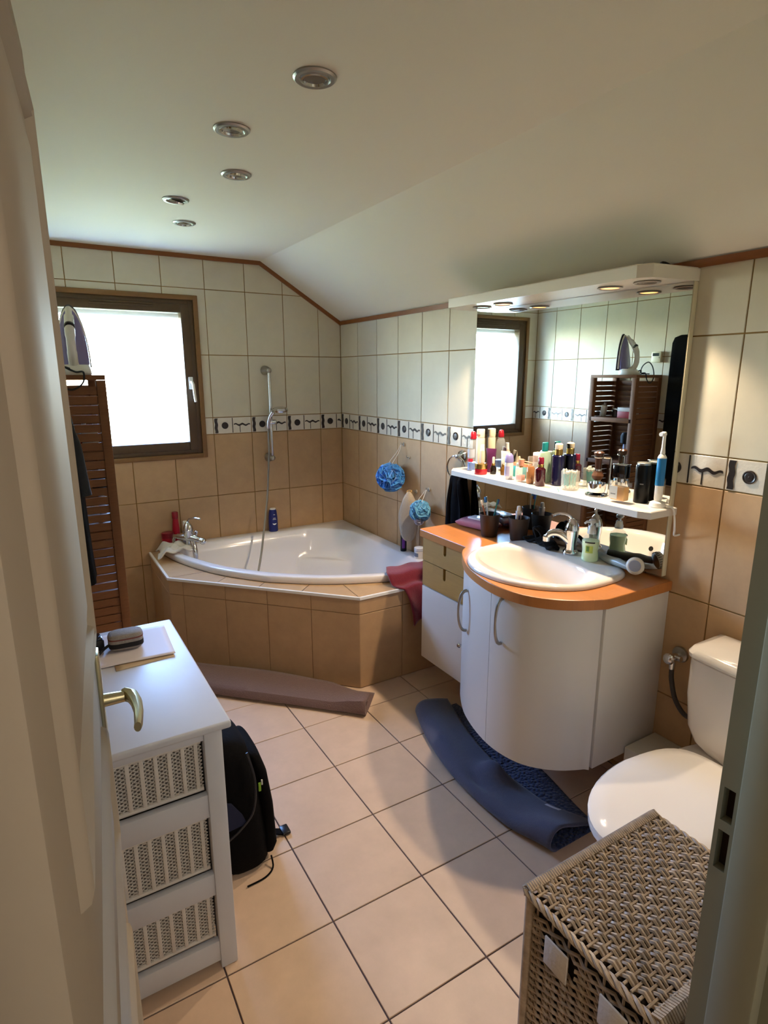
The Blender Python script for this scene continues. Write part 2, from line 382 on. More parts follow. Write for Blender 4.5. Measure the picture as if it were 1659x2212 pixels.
# wooden ceiling trims
b = B(); tz = .024
def trim(n, pts, inw, label):
    bb = B()
    rings = []
    for (p, dn) in pts: rings.append([tuple(Vector(p)), tuple(Vector(p) + Vector(inw) * .012), tuple(Vector(p) + Vector(inw) * .009 + Vector(dn) * tz), tuple(Vector(p) + Vector(dn) * tz)])
    bb.loft(rings); struct('trim_%d' % n, bb, TRIM, label, 'trim')
dn = (0, 0, -1); sd = Vector((-(ZK-ZC), 0, -XK)).normalized()   # perpendicular to slope, downwards
trim(1, [((XL, 0, ZC), dn), ((XK, 0, ZC), Vector((-.15, 0, -1))), ((0, 0, ZK), Vector((-.0, 0, -1.12)))], (0, -1, 0), 'brown wood strip along the top of the back wall')
trim(2, [((0, 0, ZK), dn), ((0, YF, ZK), dn)], (-1, 0, 0), 'brown wood strip along the top of the right wall')
trim(3, [((XL, -2.6, ZC), dn), ((XL, 0, ZC), dn)], (1, 0, 0), 'brown wood strip along the top of the left wall')

# ------------------------------------------------------------------ window
win = thing('window_1', 'brown framed window with bright glass on the back wall', 'window', (-1.397, 0, WZ0), kind='structure')
def frame(b, x0, x1, z0, z1, w, y0, y1, r=.004):
    b.rbox((x0, y0, z0), (x0 + w, y1, z1), r); b.rbox((x1 - w, y0, z0), (x1, y1, z1), r)
    b.rbox((x0 + w - .001, y0, z0), (x1 - w + .001, y1, z0 + w), r); b.rbox((x0 + w - .001, y0, z1 - w), (x1 - w + .001, y1, z1), r)
obj('casing', (lambda q: (frame(q, -1.828, -.966, 1.074, 2.052, .028, -.011, .004, .003), q)[1])(B()), WINC, win, local=False)
obj('window_frame', (lambda q: (frame(q, WX0 - .004, WX1 + .004, WZ0 - .004, WZ1 + .004, .036, .004, .075), q)[1])(B()), WINB, win, local=False)
sash = obj('sash', (lambda q: (frame(q, WX0 + .026, WX1 - .026, WZ0 + .026, WZ1 - .026, .052, -.004, .062, .006), q)[1])(B()), WINB, win, local=False)
obj('pane', B().box((WX0 + .070, .034, WZ0 + .070), (WX1 - .070, .040, WZ1 - .070)), GLASS, win, local=False, smooth=None)
obj('vent_grille', B().rbox((-1.56, -.010, 1.975), (-1.22, -.003, 1.985), .002).rbox((-1.56, -.010, 1.990), (-1.22, -.003, 1.998), .002), WINB, win, local=False)
h = obj('window_handle', B().rbox((-1.052, -.014, 1.50), (-1.026, -.004, 1.575), .004), WHITEP, win, local=False)
obj('lever', B().tube([(-1.039, -.012, 1.543), (-1.039, -.045, 1.543), (-1.036, -.052, 1.53), (-1.030, -.052, 1.44), (-1.028, -.05, 1.425)], [.008, .008, .009, .008, .007], 10), WHITEP, h, local=True)
struct('exterior_ground', B().box((-60, WALL_T + .6, -3.2), (60, 90, -3.0)), mat('lawn', '#85885E', .9, noise=.25, nscale=.6), 'green lawn outside below the window', 'lawn')
obj('blind_box', B().rbox((WX0, .10, 1.925), (WX1, .27, 2.03), .01), WHITEP, win, local=False)
# outside faces of the reveal
b = B()
b.box((WX0 - .004, .076, WZ0), (WX0 + .004, WALL_T, WZ1)).box((WX1 - .004, .076, WZ0), (WX1 + .004, WALL_T, WZ1)).box((WX0, .076, WZ0 - .004), (WX1, WALL_T + .03, WZ0 + .004))
obj('reveal', b, PLASTER, win, local=False, smooth=None)

# ------------------------------------------------------------------ door, doorway, hall
AZ = math.radians(5.5); DE = Vector((-1.866, -2.68)); DD = Vector((math.sin(AZ), math.cos(AZ))); DN = Vector((math.cos(AZ), -math.sin(AZ)))
LW = .775; DH = DE - DD * LW
MD = Matrix(((DD.x, DN.x, 0, DH.x), (DD.y, DN.y, 0, DH.y), (0, 0, 1, 0), (0, 0, 0, 1)))   # local x along the leaf from hinge, y out of the visible face
door = thing('door_1', 'cream panelled door standing open at the left edge with pale brass lever', 'door', (DH.x, DH.y, 0), kind='structure')
def dobj(name, b, m, par=None, **k):
    b.v = [tuple(MD @ Vector(v)) for v in b.v]; return obj(name, b, m, par or door, local=False, **k)
dobj('leaf', B().rbox((0, -.038, .008), (LW, 0, 2.045), .002), DOORP)
def moulding(a0, a1, z0, z1, drop=0, w=.030):
    """raised picture-frame moulding with a dipped lower corner line"""
    prof = [(0, 0), (.003, .008), (.010, .011), (.016, .006), (.022, .009), (w, 0)]
    n = 14; base = [(a0 + (a1-a0)*i/n, z0 + drop*math.sin(PI*i/n)**2) for i in range(n+1)]; top = [(a1 - (a1-a0)*i/n, z1 - 0*drop) for i in range(n+1)]
    path = base + top; rings = []; N = len(path)
    ins = [path] + [inset(path, d) for d, _ in prof[1:]]
    for k in range(N): rings.append([(ins[j][k][0], prof[j][1], ins[j][k][1]) for j in range(len(prof))])
    rings.append(rings[0]); return B().loft(rings, cap=False, closed=False)
for a0, a1, z0, z1, dr in ((.10, LW-.115, 1.17, 1.935, .03), (.10, LW-.115, .79, 1.005, -.03), (.10, LW-.115, .13, .60, .02)):
    pl = dobj('door_panel', moulding(a0, a1, z0, z1, dr), DOORP, smooth=50)
    dobj('raised_field', B().rbox((a0+.06, -.002, z0+.07), (a1-.06, .005, z1-.07), .004), DOORP, pl)
pl = dobj('handle_plate', B().rbox((LW-.075, -.001, .86), (LW-.035, .007, 1.115), .003), BRASS)
lv = dobj('lever_handle', B().tube([(LW-.055, .005, 1.02), (LW-.055, .040, 1.02)], [.012, .010], 14), BRASS)
rg = []
for i, (a, y, w, t) in enumerate([(LW-.050, .042, .014, .010), (LW-.060, .052, .014, .011), (LW-.085, .058, .012, .010), (LW-.12, .060, .011, .008), (LW-.155, .058, .012, .007), (LW-.168, .056, .009, .006)]):
    rg.append([(a, y + t*math.cos(2*PI*k/12), 1.02 + w*math.sin(2*PI*k/12)) for k in range(12)])
dobj('grip', B().loft(rg), BRASS, lv)
obj_k = dobj('keyhole', B().lathe([(.006, 0), (.006, .0075), (.004, .008)], 12, M=T3((LW-.055, 0, .93)) @ RX(-PI/2)), BRASS, pl)
# doorway frame
JX, JY = -1.186, -3.443
fr = thing('trim_4', 'painted white door frame with dark lock holes at the right edge', 'door frame', (JX, JY, 0), kind='structure')
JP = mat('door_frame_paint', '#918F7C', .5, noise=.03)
def jamb(b, s):
    # strike rebate, proud stop, lining ; s=+1 right jamb, -1 left
    x = JX if s > 0 else DX0 + .002
    f = (lambda a, c: (min(x + s*a, x + s*c), max(x + s*a, x + s*c)))
    return b
b = B(); hz = [(.930, .984), (1.000, 1.048)]; hy0, hy1 = JY - .021, JY - .006
zs = [0, .925, .985, 1.0, 1.05, DZ]
for (z0, z1) in ((0, .925), (.985, 1.0), (1.05, 2.06)): b.box((JX, JY - .030, z0), (JX + .026, JY, z1))
for (z0, z1) in ((.925, .985), (1.0, 1.05)): b.box((JX, hy1, z0), (JX + .026, JY, z1)).box((JX, JY - .030, z0), (JX + .026, hy0, z1)).box((JX + .018, hy0, z0), (JX + .026, hy1, z1))
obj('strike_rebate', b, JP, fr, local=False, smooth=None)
obj('strike_holes', B().box((JX + .014, hy0, .925), (JX + .0185, hy1, .985)).box((JX + .014, hy0, 1.0), (JX + .0185, hy1, 1.05)), mat('dark_wood_hole', '#2A1409', .9), fr, local=False, smooth=None)
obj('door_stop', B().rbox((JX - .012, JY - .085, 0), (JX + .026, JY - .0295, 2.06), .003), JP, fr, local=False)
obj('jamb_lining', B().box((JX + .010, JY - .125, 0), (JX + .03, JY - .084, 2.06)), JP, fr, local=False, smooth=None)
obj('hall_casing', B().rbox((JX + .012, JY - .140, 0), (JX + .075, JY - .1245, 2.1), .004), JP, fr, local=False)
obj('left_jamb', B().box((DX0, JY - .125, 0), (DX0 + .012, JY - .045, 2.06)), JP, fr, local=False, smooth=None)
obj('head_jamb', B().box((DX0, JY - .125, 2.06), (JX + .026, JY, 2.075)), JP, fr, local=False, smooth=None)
# hall behind the camera
b = B().box((-2.9, -5.7, -.12), (-2.16, YF - .12, -DEP)).box((-2.9, -5.75, 0), (.2, -5.6, 2.5)).box((-3.0, -5.7, 0), (-2.9, YF - .1, 2.5)).box((.0, -5.7, 0), (.2, YF - .12, 2.5)).box((-3.0, -5.75, 2.4), (.2, YF - .10, 2.55)).box((-2.9, YF - .12, 0), (-2.06, YF - .10, 2.5))
struct('wall_hall', b, mat('hall_paint', '#BFB39C', .85), 'plain hall walls outside the doorway', 'wall')
hl = thing('hall_fill_lamp', 'added white globe fill lamp, out of view in the hall outside the door', 'lamp', (-1.55, -4.95, 2.40))  # globe lamp added out of view as fill for the door and room
obj('shade', B().ball((0, 0, -.10), .09, 20), plain('opal_shade', '#FFF3E0', .4, emit=1.0), hl); obj('ceiling_rose', B().lathe([(.05, -.03), (.05, 0)], 16), WHITEP, hl)
hb_ = light('hall_fill_bulb', 'POINT', (-1.55, -4.95, 2.16), HALL_FILL_W, (1.0, .92, .82), shadow_soft_size=.12)  # added fill light, shines in through the doorway
#PART2
# ------------------------------------------------------------------ corner bathtub and its tiled surround
ZD, ZT = .500, .540
S1, S2, S3, S4 = (-1.372, -.566), (-.610, -1.370), (-.006, -1.370), (-1.372, -.006)
sur = thing('bathtub_surround', 'beige tiled corner surround with white edge strips boxing in the bathtub', 'tub surround', (-.6, -.6, 0))
foot = [(-.016, -.016), S4[:1] + (-.016,), S1, S2, (-.016, S3[1])]
def open_core():
    q = inset(foot, .007); b = B(); n = len(q)
    for i in range(n):
        p0, p1 = q[i], q[(i+1) % n]; e = (Vector(p1) - Vector(p0)).normalized(); nn = Vector((-e.y, e.x)) * .02
        b.prism([p0, p1, tuple(Vector(p1) + nn), tuple(Vector(p0) + nn)], 0, ZD - .006)
    return b
obj('core', open_core(), GROUTB, sur, local=False, smooth=None)
def face_tiles(p, q, joints, out):
    p = Vector(p); q = Vector(q); L_ = (q - p).length; d = (q - p) / L_
    M = Matrix(((d.x, 0, out[0], p.x), (d.y, 0, out[1], p.y), (0, 1, 0, 0), (0, 0, 0, 1)))
    js = [0] + [j for j in joints if 0 < j < L_] + [L_]
    for i in range(len(js) - 1):
        for z0, z1 in ((.002, .408), (.408, ZD - .002)):
            o = tile_obj(sur, 'surround_tile', [rect(js[i] + .0018, js[i+1] - .0018, z0 + .0018, z1 - .0018)], M @ T3((0, 0, -.003)), BT)
            if o: o.matrix_parent_inverse = TM[sur.name].inverted()
r2 = 1 / math.sqrt(2)
d12 = (Vector(S2) - Vector(S1)).normalized(); n12 = (d12.y, -d12.x)
face_tiles(S1, S2, [.09, .348, .595, .842], n12); face_tiles(S2, S3, [.256, .506], (0, -1)); face_tiles(S4, S1, [.06, .316], (-1, 0))
# rim outline of the tub
half = [(-1.318, -.012), (-1.312, -.06), (-1.278, -.256), (-1.205, -.476), (-1.100, -.690), (-.950, -.889)]
front = half + [(y, x) for x, y in half[::-1]]
outl = [(-.006, -.006)] + [tuple(p[:2]) for p in cr([(x, y, 0) for x, y in front], 6)]
innerp = [(-.20, -.20), (-.30, -.125), (-.48, -.10), (-1.12, -.10), (-1.215, -.14), (-1.225, -.25), (-1.15, -.46), (-1.05, -.66), (-.905, -.845), (-.845, -.905), (-.66, -1.05), (-.46, -1.15), (-.25, -1.225), (-.14, -1.215), (-.10, -1.12), (-.10, -.48), (-.125, -.30)]
innerp = [tuple(p[:2]) for p in cr([(x, y, 0) for x, y in innerp], 5, True)]
TC = Vector((-.60, -.60))
def hit(poly, th):
    d = Vector((math.cos(th), math.sin(th))); best = None
    for i in range(len(poly)):
        p, q = Vector(poly[i]) - TC, Vector(poly[(i+1) % len(poly)]) - TC; e = q - p; den = d.x*e.y - d.y*e.x
        if abs(den) < 1e-9: continue
        t = (p.x*e.y - p.y*e.x)/den; u = (p.x*d.y - p.y*d.x)/den
        if t > 0 and -1e-6 <= u <= 1 + 1e-6 and (best is None or t > best): best = t
    return best
NA = 144; ths = [2*PI*i/NA + PI/4 for i in range(NA)]
RO = [hit(outl, t) for t in ths]; RI = [hit(innerp, t) for t in ths]
def sst(a, b_, x): x = min(max((x - a)/(b_ - a), 0), 1); return x*x*(3 - 2*x)
rings = []
def ring(fr, z, base=None):
    return [(TC.x + math.cos(t)*R, TC.y + math.sin(t)*R, z) for t, R in zip(ths, fr)]
rings.append(ring([r - .004 for r in RO], ZD + .001)); rings.append(ring(RO, ZD + .006)); rings.append(ring(RO, ZT - .008)); rings.append(ring([r - .003 for r in RO], ZT - .002)); rings.append(ring([r - .009 for r in RO], ZT))
rings.append(ring([max(ri + .014, ri) if ri + .014 < ro - .01 else ro - .011 for ri, ro in zip(RI, RO)], ZT)); rings.append(ring([ri + .004 for ri in RI], ZT - .003))
for k in range(0, 15):
    s = 1 - .34 * (k/14); rr = []
    for t, ri in zip(ths, RI):
        x, y = TC.x + math.cos(t)*ri*s, TC.y + math.sin(t)*ri*s
        zb = ZT - .012 - (ZT - .012 - .12) * sst(0, 1, (k/14)**.8)
        seat = .355 * sst(-.74, -.60, x + y) * (1 - .0*k); seatz = seat if seat > .3 else seat
        zz = max(zb, min(seatz, ZT - .02)) if k > 2 else zb
        rr.append((x, y, zz))
    rings.append(rr)
for s in (.55, .4, .25, .1, .01):
    rr = []
    for t, ri in zip(ths, RI):
        x, y = TC.x + math.cos(t)*ri*s, TC.y + math.sin(t)*ri*s
        rr.append((x, y, max(.115 - .015*(1 - s), .355 * sst(-.74, -.60, x + y))))
    rings.append(rr)
tub = thing('bathtub', 'white curved corner bathtub with a moulded seat in the tiled corner', 'bathtub', (-.6, -.6, ZD))
obj('tub_shell', B().loft(rings, cap=False), ACRYL, tub, local=False, smooth=50)
obj('drain', B().lathe([(.035, 0), (.035, .004), (.028, .006), (1e-6, .006)], 20, M=T3((-.78, -.55, .104))), CHROME, tub, local=False)
# deck tiles in front of the rim : wedge between surround edge and rim arc
DECK = inset(foot, .006)
Mz = Matrix.Translation((0, 0, ZD))
o0 = outl[1:]
def deck_tile(poly):
    """deck polygon minus the tub (drawn as a fan against the rim arc, may be concave)"""
    b = B(); n = len(poly); b.prism(poly, -.005, 0, M=Mz); o = obj('deck_tile', b, BT, sur, local=False, smooth=None)
p1, p2 = Vector(S1), Vector(S2); L12 = (p2 - p1).length; cuts = [0, .30, .545, .79, L12]
arcpts = [Vector(p) for p in o0]
def arc_hit(pt, d):
    best = None
    for i in range(len(arcpts) - 1):
        p, q = arcpts[i] - pt, arcpts[i+1] - pt; e = q - p; den = d.x*e.y - d.y*e.x
        if abs(den) < 1e-9: continue
        t = (p.x*e.y - p.y*e.x)/den; u = (p.x*d.y - p.y*d.x)/den
        if t > 0 and 0 <= u <= 1 and (best is None or t < best): best = t
    return pt + d*(best or .1)
nin = Vector((r2, r2)); dd = (p2 - p1).normalized(); nin = Vector((-dd.y, dd.x))
if nin.dot(Vector((-.6, -.6)) - p1) < 0: nin = -nin
def deck_between(A, Bp, dA, dB, n=8):
    A, Bp = Vector(A), Vector(Bp); e = (Bp - A).normalized(); A = A + e*.0016; Bp = Bp - e*.0016
    fr_ = [A + (Bp - A)*(i/n) for i in range(n+1)]; bk = [arc_hit(f, (Vector(dA)*(1 - i/n) + Vector(dB)*(i/n)).normalized()) for i, f in enumerate(fr_)]
    b = B()
    for i in range(n):
        b.add([tuple(fr_[i]) + (ZD,), tuple(fr_[i+1]) + (ZD,), tuple(bk[i+1]) + (ZD,), tuple(bk[i]) + (ZD,)], [(0, 1, 2, 3)])
    obj('deck_tile', b, BT, sur, local=False, smooth=None)
for i in range(len(cuts) - 1):
    dA = (nin + (dd*.9 if i == 0 else dd*0)).normalized(); dB = (nin + (dd*-.9 if i == len(cuts)-2 else dd*0)).normalized()
    deck_between(p1 + dd*cuts[i], p1 + dd*cuts[i+1], dA, dB)
dS1 = (nin + dd*.9).normalized(); dS2 = (nin - dd*.9).normalized()
deck_between((S1[0], -.006), S1, (1, 0), dS1); deck_between(S2, (S2[0] + .256, S2[1]), dS2, (0, 1)); deck_between((S2[0] + .256, S2[1]), (-.006, S3[1]), (0, 1), (0, 1))
for p, q in ((S4, S1), (S1, S2), (S2, S3)):
    p, q = Vector(p), Vector(q); e = (q - p).normalized(); nn = Vector((e.y, -e.x)); nn = nn if nn.dot(p - TC) > 0 else -nn
    a, c = p - e*.0, q + e*.0
    obj('edge_strip', B().prism([tuple(a + nn*.003), tuple(c + nn*.003), tuple(c - nn*.010), tuple(a - nn*.010)], ZD - .012, ZD + .002), WHITEP, sur, local=False, smooth=None)
# bath mixer on the rim's left end
fx = thing('bath_mixer', 'chrome bath mixer tap with lever on the left rim of the tub', 'tap', (-1.165, -.20, ZT))
b = B(); ax = Vector((.72, -.69, 0)).normalized()   # along the mixer bar (towards the basin)
f = lambda s, u, z: (ax.x*s - ax.y*u, ax.y*s + ax.x*u, z)
obj('body', B().lathe([(.020, -.001), (.026, .004), (.026, .012), (.018, .02), (.018, .06)], 20).tube([f(-.075, 0, .078), f(-.03, 0, .078), f(.03, 0, .074), f(.075, 0, .064)], [.018, .024, .024, .018], 14), CHROME, fx)
obj('cartridge', B().lathe([(.022, .07), (.030, .085), (.030, .12), (.033, .125), (.026, .15), (.012, .172), (.006, .176)], 20), CHROME, fx)
obj('lever', B().tube([f(-.002, 0, .172), f(.01, 0, .192), f(.045, 0, .20), f(.085, 0, .195)], [.006, .005, .005, .008], 10), CHROME, fx)
obj('spout', B().tube([f(.06, 0, .066), f(.092, 0, .058)], [.016, .020], 16).ball(f(.095, 0, .056), .022, 16), CHROME, fx)
obj('diverter', B().lathe([(.007, .085), (.007, .105), (.012, .11), (.012, .122), (.006, .126)], 14, M=T3(f(.045, .012, -.006))), CHROME, fx)
obj('outlet', B().tube([f(.02, 0, .06), f(.035, -.01, .03), f(.05, -.02, -.005), f(.055, -.025, -.05)], [.016, .018, .017, .014], 12), CHROME, fx)
obj('hose_union', B().tube([f(-.075, 0, .078), f(-.10, .005, .076), f(-.112, .01, .055), f(-.112, .012, .01)], [.014, .013, .011, .009], 12), CHROME, fx)
# shower rail, hand shower and hose
rl = thing('shower_rail', 'chrome shower riser rail with sliding bracket on the back wall', 'shower rail', (-.552, -.0, 1.33))
obj('pole', B().tube([(-.551, -.055, 1.610), (-.552, -.055, 1.05)], .0105, 14), CHROME, rl, local=False)
for z in (1.615, 1.045):
    obj('bracket', B().tube([(-.560, -.002, z), (-.556, -.03, z), (-.552, -.055, z)], [.030, .026, .014], 18).ball((-.552, -.056, z), .019, 14), SATIN, rl, local=False)
obj('slider', B().rbox((-.578, -.085, 1.268), (-.520, -.035, 1.300), .010, 3), CHROME, rl, local=False)
hs = thing('hand_shower', 'chrome hand shower head held in the rail bracket with its grey hose', 'hand shower', (-.552, -.10, 1.30))
hpts = [(-.585, -.090, 1.245), (-.583, -.093, 1.285), (-.572, -.10, 1.325), (-.556, -.115, 1.352)]
obj('handle', B().tube(hpts, [.011, .012, .012, .016], 12), CHROME, hs, local=False)
obj('shower_head', B().lathe([(.012, .012), (.040, .010), (.052, 0), (.050, -.010), (.036, -.013), (1e-6, -.013)], 24, M=T3((-.512, -.128, 1.368)) @ RY(-.06) @ RX(.18)), CHROME, hs, local=False)
hp = cr([(-.585, -.090, 1.25), (-.590, -.10, 1.10), (-.608, -.115, .95), (-.635, -.15, .80), (-.70, -.24, .60), (-.78, -.36, .42), (-.86, -.43, .25), (-.95, -.40, .16)], 8)
obj('hose', B().tube(hp, .0068, 8), mat('grey_hose', '#8F8B84', .35, .6, bump=.5, bscale=300), hs, local=False)

# ------------------------------------------------------------------ bottles and cloths around the tub
def bottle(name, label, cat, loc, prof, body, cap=None, capprof=None, sx=1, sy=1, rot=0, group=None, extra=None, n=24):
    t = thing(name, label, cat, loc, rot, group); obj('body', B().lathe(prof, n, sx=sx, sy=sy), body, t, smooth=40)
    if cap: obj('cap', B().lathe(capprof, n, sx=sx, sy=sy), cap, t, smooth=40)
    if extra: extra(t)
    return t
def curvepatch(r, a0, a1, z0, z1, sx=1, sy=1, n=10, out=.0006):
    return B().grid(lambda u, v: ((r + out)*math.cos(a0 + (a1-a0)*u)*sx, (r + out)*math.sin(a0 + (a1-a0)*u)*sy, z0 + (z1 - z0)*v), n, 2)
NAVY = plain('navy_plastic', '#1B2468', .3)
def swoosh(t):
    pts_o = [(.014*math.cos(a), .014*math.sin(a)) for a in [PI + PI*i/12 for i in range(13)]]; b = B()
    for i in range(12):
        (x0, z0), (x1, z1) = pts_o[i], pts_o[i+1]; k0, k1 = .35 + .0*i, .35
        b.add([(x0, -.0255, .062 + z0), (x1, -.0255, .062 + z1), (x1, -.0255, .062 + z1*k1), (x0, -.0255, .062 + z0*k0)], [(0, 1, 2, 3)])
    obj('emblem', b, WHITEP, t)
    for w_, z_ in ((.012, .085), (.009, .094), (.006, .118)): obj('print', B().box((-w_, -.0256, z_), (w_, -.0252, z_ + .003)), WHITEP, t, smooth=None)
bottle('shower_gel_bottle', 'navy blue shower gel bottle with white crescent on the back rim of the tub', 'bottle', (-.566, -.052, ZT), [(.030, 0), (.032, .004), (.032, .05), (.031, .10), (.026, .14), (.022, .152)], NAVY, WHITEP, [(.021, .1525), (.021, .160), (.018, .162)], 1, .78, 0, extra=swoosh)
bottle('shampoo_bottle', 'black and purple shampoo bottle on the right rim beside the bath mitt', 'bottle', (-.052, -.905, ZT), [(.021, 0), (.023, .004), (.023, .095), (.016, .108)], plain('black_plastic', '#161418', .3), plain('dark_cap', '#1C2523', .35), [(.015, .1085), (.015, .146), (.012, .149)], 1, .8, .6, extra=lambda t: obj('print', curvepatch(.023, PI*1.02, PI*1.32, .02, .08, 1, .8), plain('purple_print', '#7B3FA8', .4), t))
bottle('cream_jar', 'small white jar on the right rim beside the drawer cabinet', 'jar', (-.052, -1.075, ZT), [(.026, 0), (.029, .004), (.029, .042), (.025, .046)], WHITEP, plain('jar_lid', '#DEE2E8', .3), [(.030, .0465), (.030, .062), (.027, .064)], extra=lambda t: obj('print', curvepatch(.029, PI*.85, PI*1.25, .012, .034), plain('grey_print', '#7D8796', .5), t))
RED = plain('red_plastic', '#A5182A', .3)
bottle('red_spray_bottle', 'tall slim red bottle at the left end of the tub', 'bottle', (-1.205, -.040, ZT), [(.020, 0), (.022, .004), (.022, .10), (.020, .13), (.017, .165)], RED, plain('dark_red_cap', '#8C1222', .3), [(.0175, .1655), (.019, .17), (.019, .205), (.016, .209)])
bottle('red_tub_jar', 'squat red jar at the left end of the tub', 'jar', (-1.262, -.060, ZT), [(.034, 0), (.036, .004), (.036, .055)], RED, plain('dark_red_lid', '#7A1220', .3), [(.037, .0555), (.037, .085), (.034, .088)])
bottle('pale_bottle', 'small white capped bottle behind the bath mixer', 'bottle', (-1.150, -.058, ZT), [(.020, 0), (.021, .004), (.021, .085), (.015, .095)], plain('lilac_grey_plastic', '#8D8CA0', .35), WHITEP, [(.015, .0955), (.016, .10), (.015, .145), (.012, .148)])
# crumpled white face cloth over the left end of the rim
def crum(u, v):
    x = -1.345 + .20*u + .02*math.sin(5*v); y = -.06 - .22*v - .10*u*(1 - v) ; z = ZT + .012 + .018*math.sin(7*u + 3*v)**2 + .012*math.sin(11*v - 4*u)**2 + .014*math.exp(-((u-.5)**2 + (v-.3)**2)*9)
    if u < .22: z -= (.22 - u)*.15
    return (x, y, max(z, ZD + .006))
o = solid(obj('white_face_cloth', B().grid(crum, 26, 26), mat('white_terry', '#CFC8BC', .95, bump=.5, bscale=180)), .008, 1); tag(o, 'crumpled white cloth lying on the left rim beside the bath mixer', 'cloth')
# maroon towel over the rim
TP = [(-1.06, .44), (-1.12, .505), (-1.17, .552), (-1.24, .558), (-1.295, .556), (-1.318, .535), (-1.335, .512), (-1.378, .511), (-1.392, .495), (-1.394, .43), (-1.394, .36), (-1.394, .29)]
TPc = cr([(0, y, z) for y, z in TP], 5)
def tow(u, v):
    k = v*(len(TPc) - 1); i = min(int(k), len(TPc) - 2); t = k - i; y = TPc[i][1]*(1-t) + TPc[i+1][1]*t; z = TPc[i][2]*(1-t) + TPc[i+1][2]*t
    lx = -.30 - .10*sst(.05, .38, v) + .095*sst(.45, 1.0, v); rx = -.045; x = lx + (rx - lx)*u
    hang = sst(.72, .8, v); z += hang*(.10*u*(v - .72)/.28) + .004*math.sin(13*u + 6*v) ; y += -hang*.010*(1 + math.sin(15*u + 2)) * .8
    return (x, y, z + .004)
o = solid(obj('maroon_towel', B().grid(tow, 22, 44), MAROON), .007, 1); tag(o, 'maroon towel draped over the right front rim of the tub', 'towel')
# loofahs
def ruffle(b, c, R, n, rnd):
    for k in range(n):
        d = Vector((rnd.gauss(0, 1), rnd.gauss(0, 1), rnd.gauss(0, 1))).normalized(); q = d.to_track_quat('Z', 'Y').to_matrix().to_4x4(); ph = rnd.random()*6; w = rnd.choice((4, 5, 6)); am = R*rnd.uniform(.16, .3); rr = R*rnd.uniform(.75, 1.0)
        off = rnd.uniform(.05, .45)*R
        b.grid(lambda u, v: (lambda r, a: (r*math.cos(a), r*math.sin(a), off*(1 - (v*.9)**2) + am*(v**1.5)*math.sin(w*a + ph)))((.12 + .88*v)*rr*math.sqrt(max(0, 1 - (off/R)**2*.6)), 2*PI*u), 30, 4, M=T3(c) @ q, wrapu=True)
    return b
def hook(name, label, y, z, group=None, r=.012):
    t = thing(name, label, 'hook', (-.001, y, z), 0, group)
    obj('pad', B().lathe([(r, 0), (r, .003), (r*.7, .006)], 16, M=RY(-PI/2)), mat('clear_plastic', '#D8D2C8', .2, trans=.5), t)
    obj('prong', B().tube([(-.004, 0, .004), (-.014, 0, 0), (-.02, 0, .004), (-.02, 0, .012)], .0022, 8), SATIN, t); return t
HG = 'small suction hooks above the tub'
hook('wall_hook', 'clear suction hook carrying the large blue loofah', -.823, 1.178); hook('wall_hook', 'clear suction hook carrying the small blue loofah', -1.092, .945)
hook('wall_hook', 'clear suction hook carrying the bath mitt', -.965, .912); hook('wall_hook', 'empty clear suction hook right of the large loofah', -.885, 1.105, None, .008)
def loofah(label, c, R, n, m, hookp, seed):
    t = thing('loofah', label, 'loofah', (c[0], c[1], c[2]), 0); rnd = random.Random(seed)
    obj('ruffles', ruffle(B(), (0, 0, 0), R, n, rnd), m, t, smooth=60)
    hx, hy, hz_ = Vector(hookp) - Vector(c)
    obj('cord', B().tube(cr([(0, .004, R*.4), (0, .018, R*.9), (hx*.6, hy + .010, hz_*.75), (hx, hy, hz_), (hx*.6, hy - .012, hz_*.75), (0, -.018, R*.9), (0, -.004, R*.4)], 5), .0016, 6), mat('white_cord', '#D8D4CC', .8), t); return t
loofah('large bright blue mesh loofah hanging on the right wall above the tub', (-.088, -.812, .985), .092, 48, LOOFB, (-.02, -.823, 1.178), 3)
lf = loofah('small pale blue mesh loofah hanging beside the drawer cabinet', (-.075, -1.112, .830), .066, 46, LOOFL, (-.02, -1.092, .945), 5)
obj('tail_tag', ruffle(B(), (-.015, -.012, -.048), .032, 14, random.Random(9)), mat('pale_mesh', '#C9C3CE', .7), lf, smooth=60)
mt = thing('bath_mitt', 'beige bath mitt hanging between the two blue loofahs', 'mitt', (-.062, -.975, .76), .72)
mo = [(-.012, .155), (-.045, .10), (-.062, .03), (-.056, -.05), (-.045, -.10), (-.022, -.135), (.012, -.14), (.04, -.115), (.055, -.05), (.058, .03), (.035, .11), (.010, .155)]
mo = [tuple(p[:2]) for p in cr([(a, z, 0) for a, z in mo], 4, True)]
rg = [[(-.004 + d, y*k, z*k) for y, z in mo] for d, k in ((-.018, .55), (-.016, .85), (-.006, 1.0), (.006, 1.0), (.016, .85), (.018, .55))]
obj('mitt_body', B().loft(rg), mat('beige_terry', '#B3A592', .95, bump=.7, bscale=150), mt, smooth=60)
obj('loop', B().tube(cr([(0, -.008, .15), (.004, -.014, .165), (.012, .010, .162), (.004, .012, .152), (0, .006, .148)], 4), .004, 6).rbox((-.01, -.012, .085), (-.002, .012, .160), .004), mat('tan_strap', '#B58E55', .8), mt)
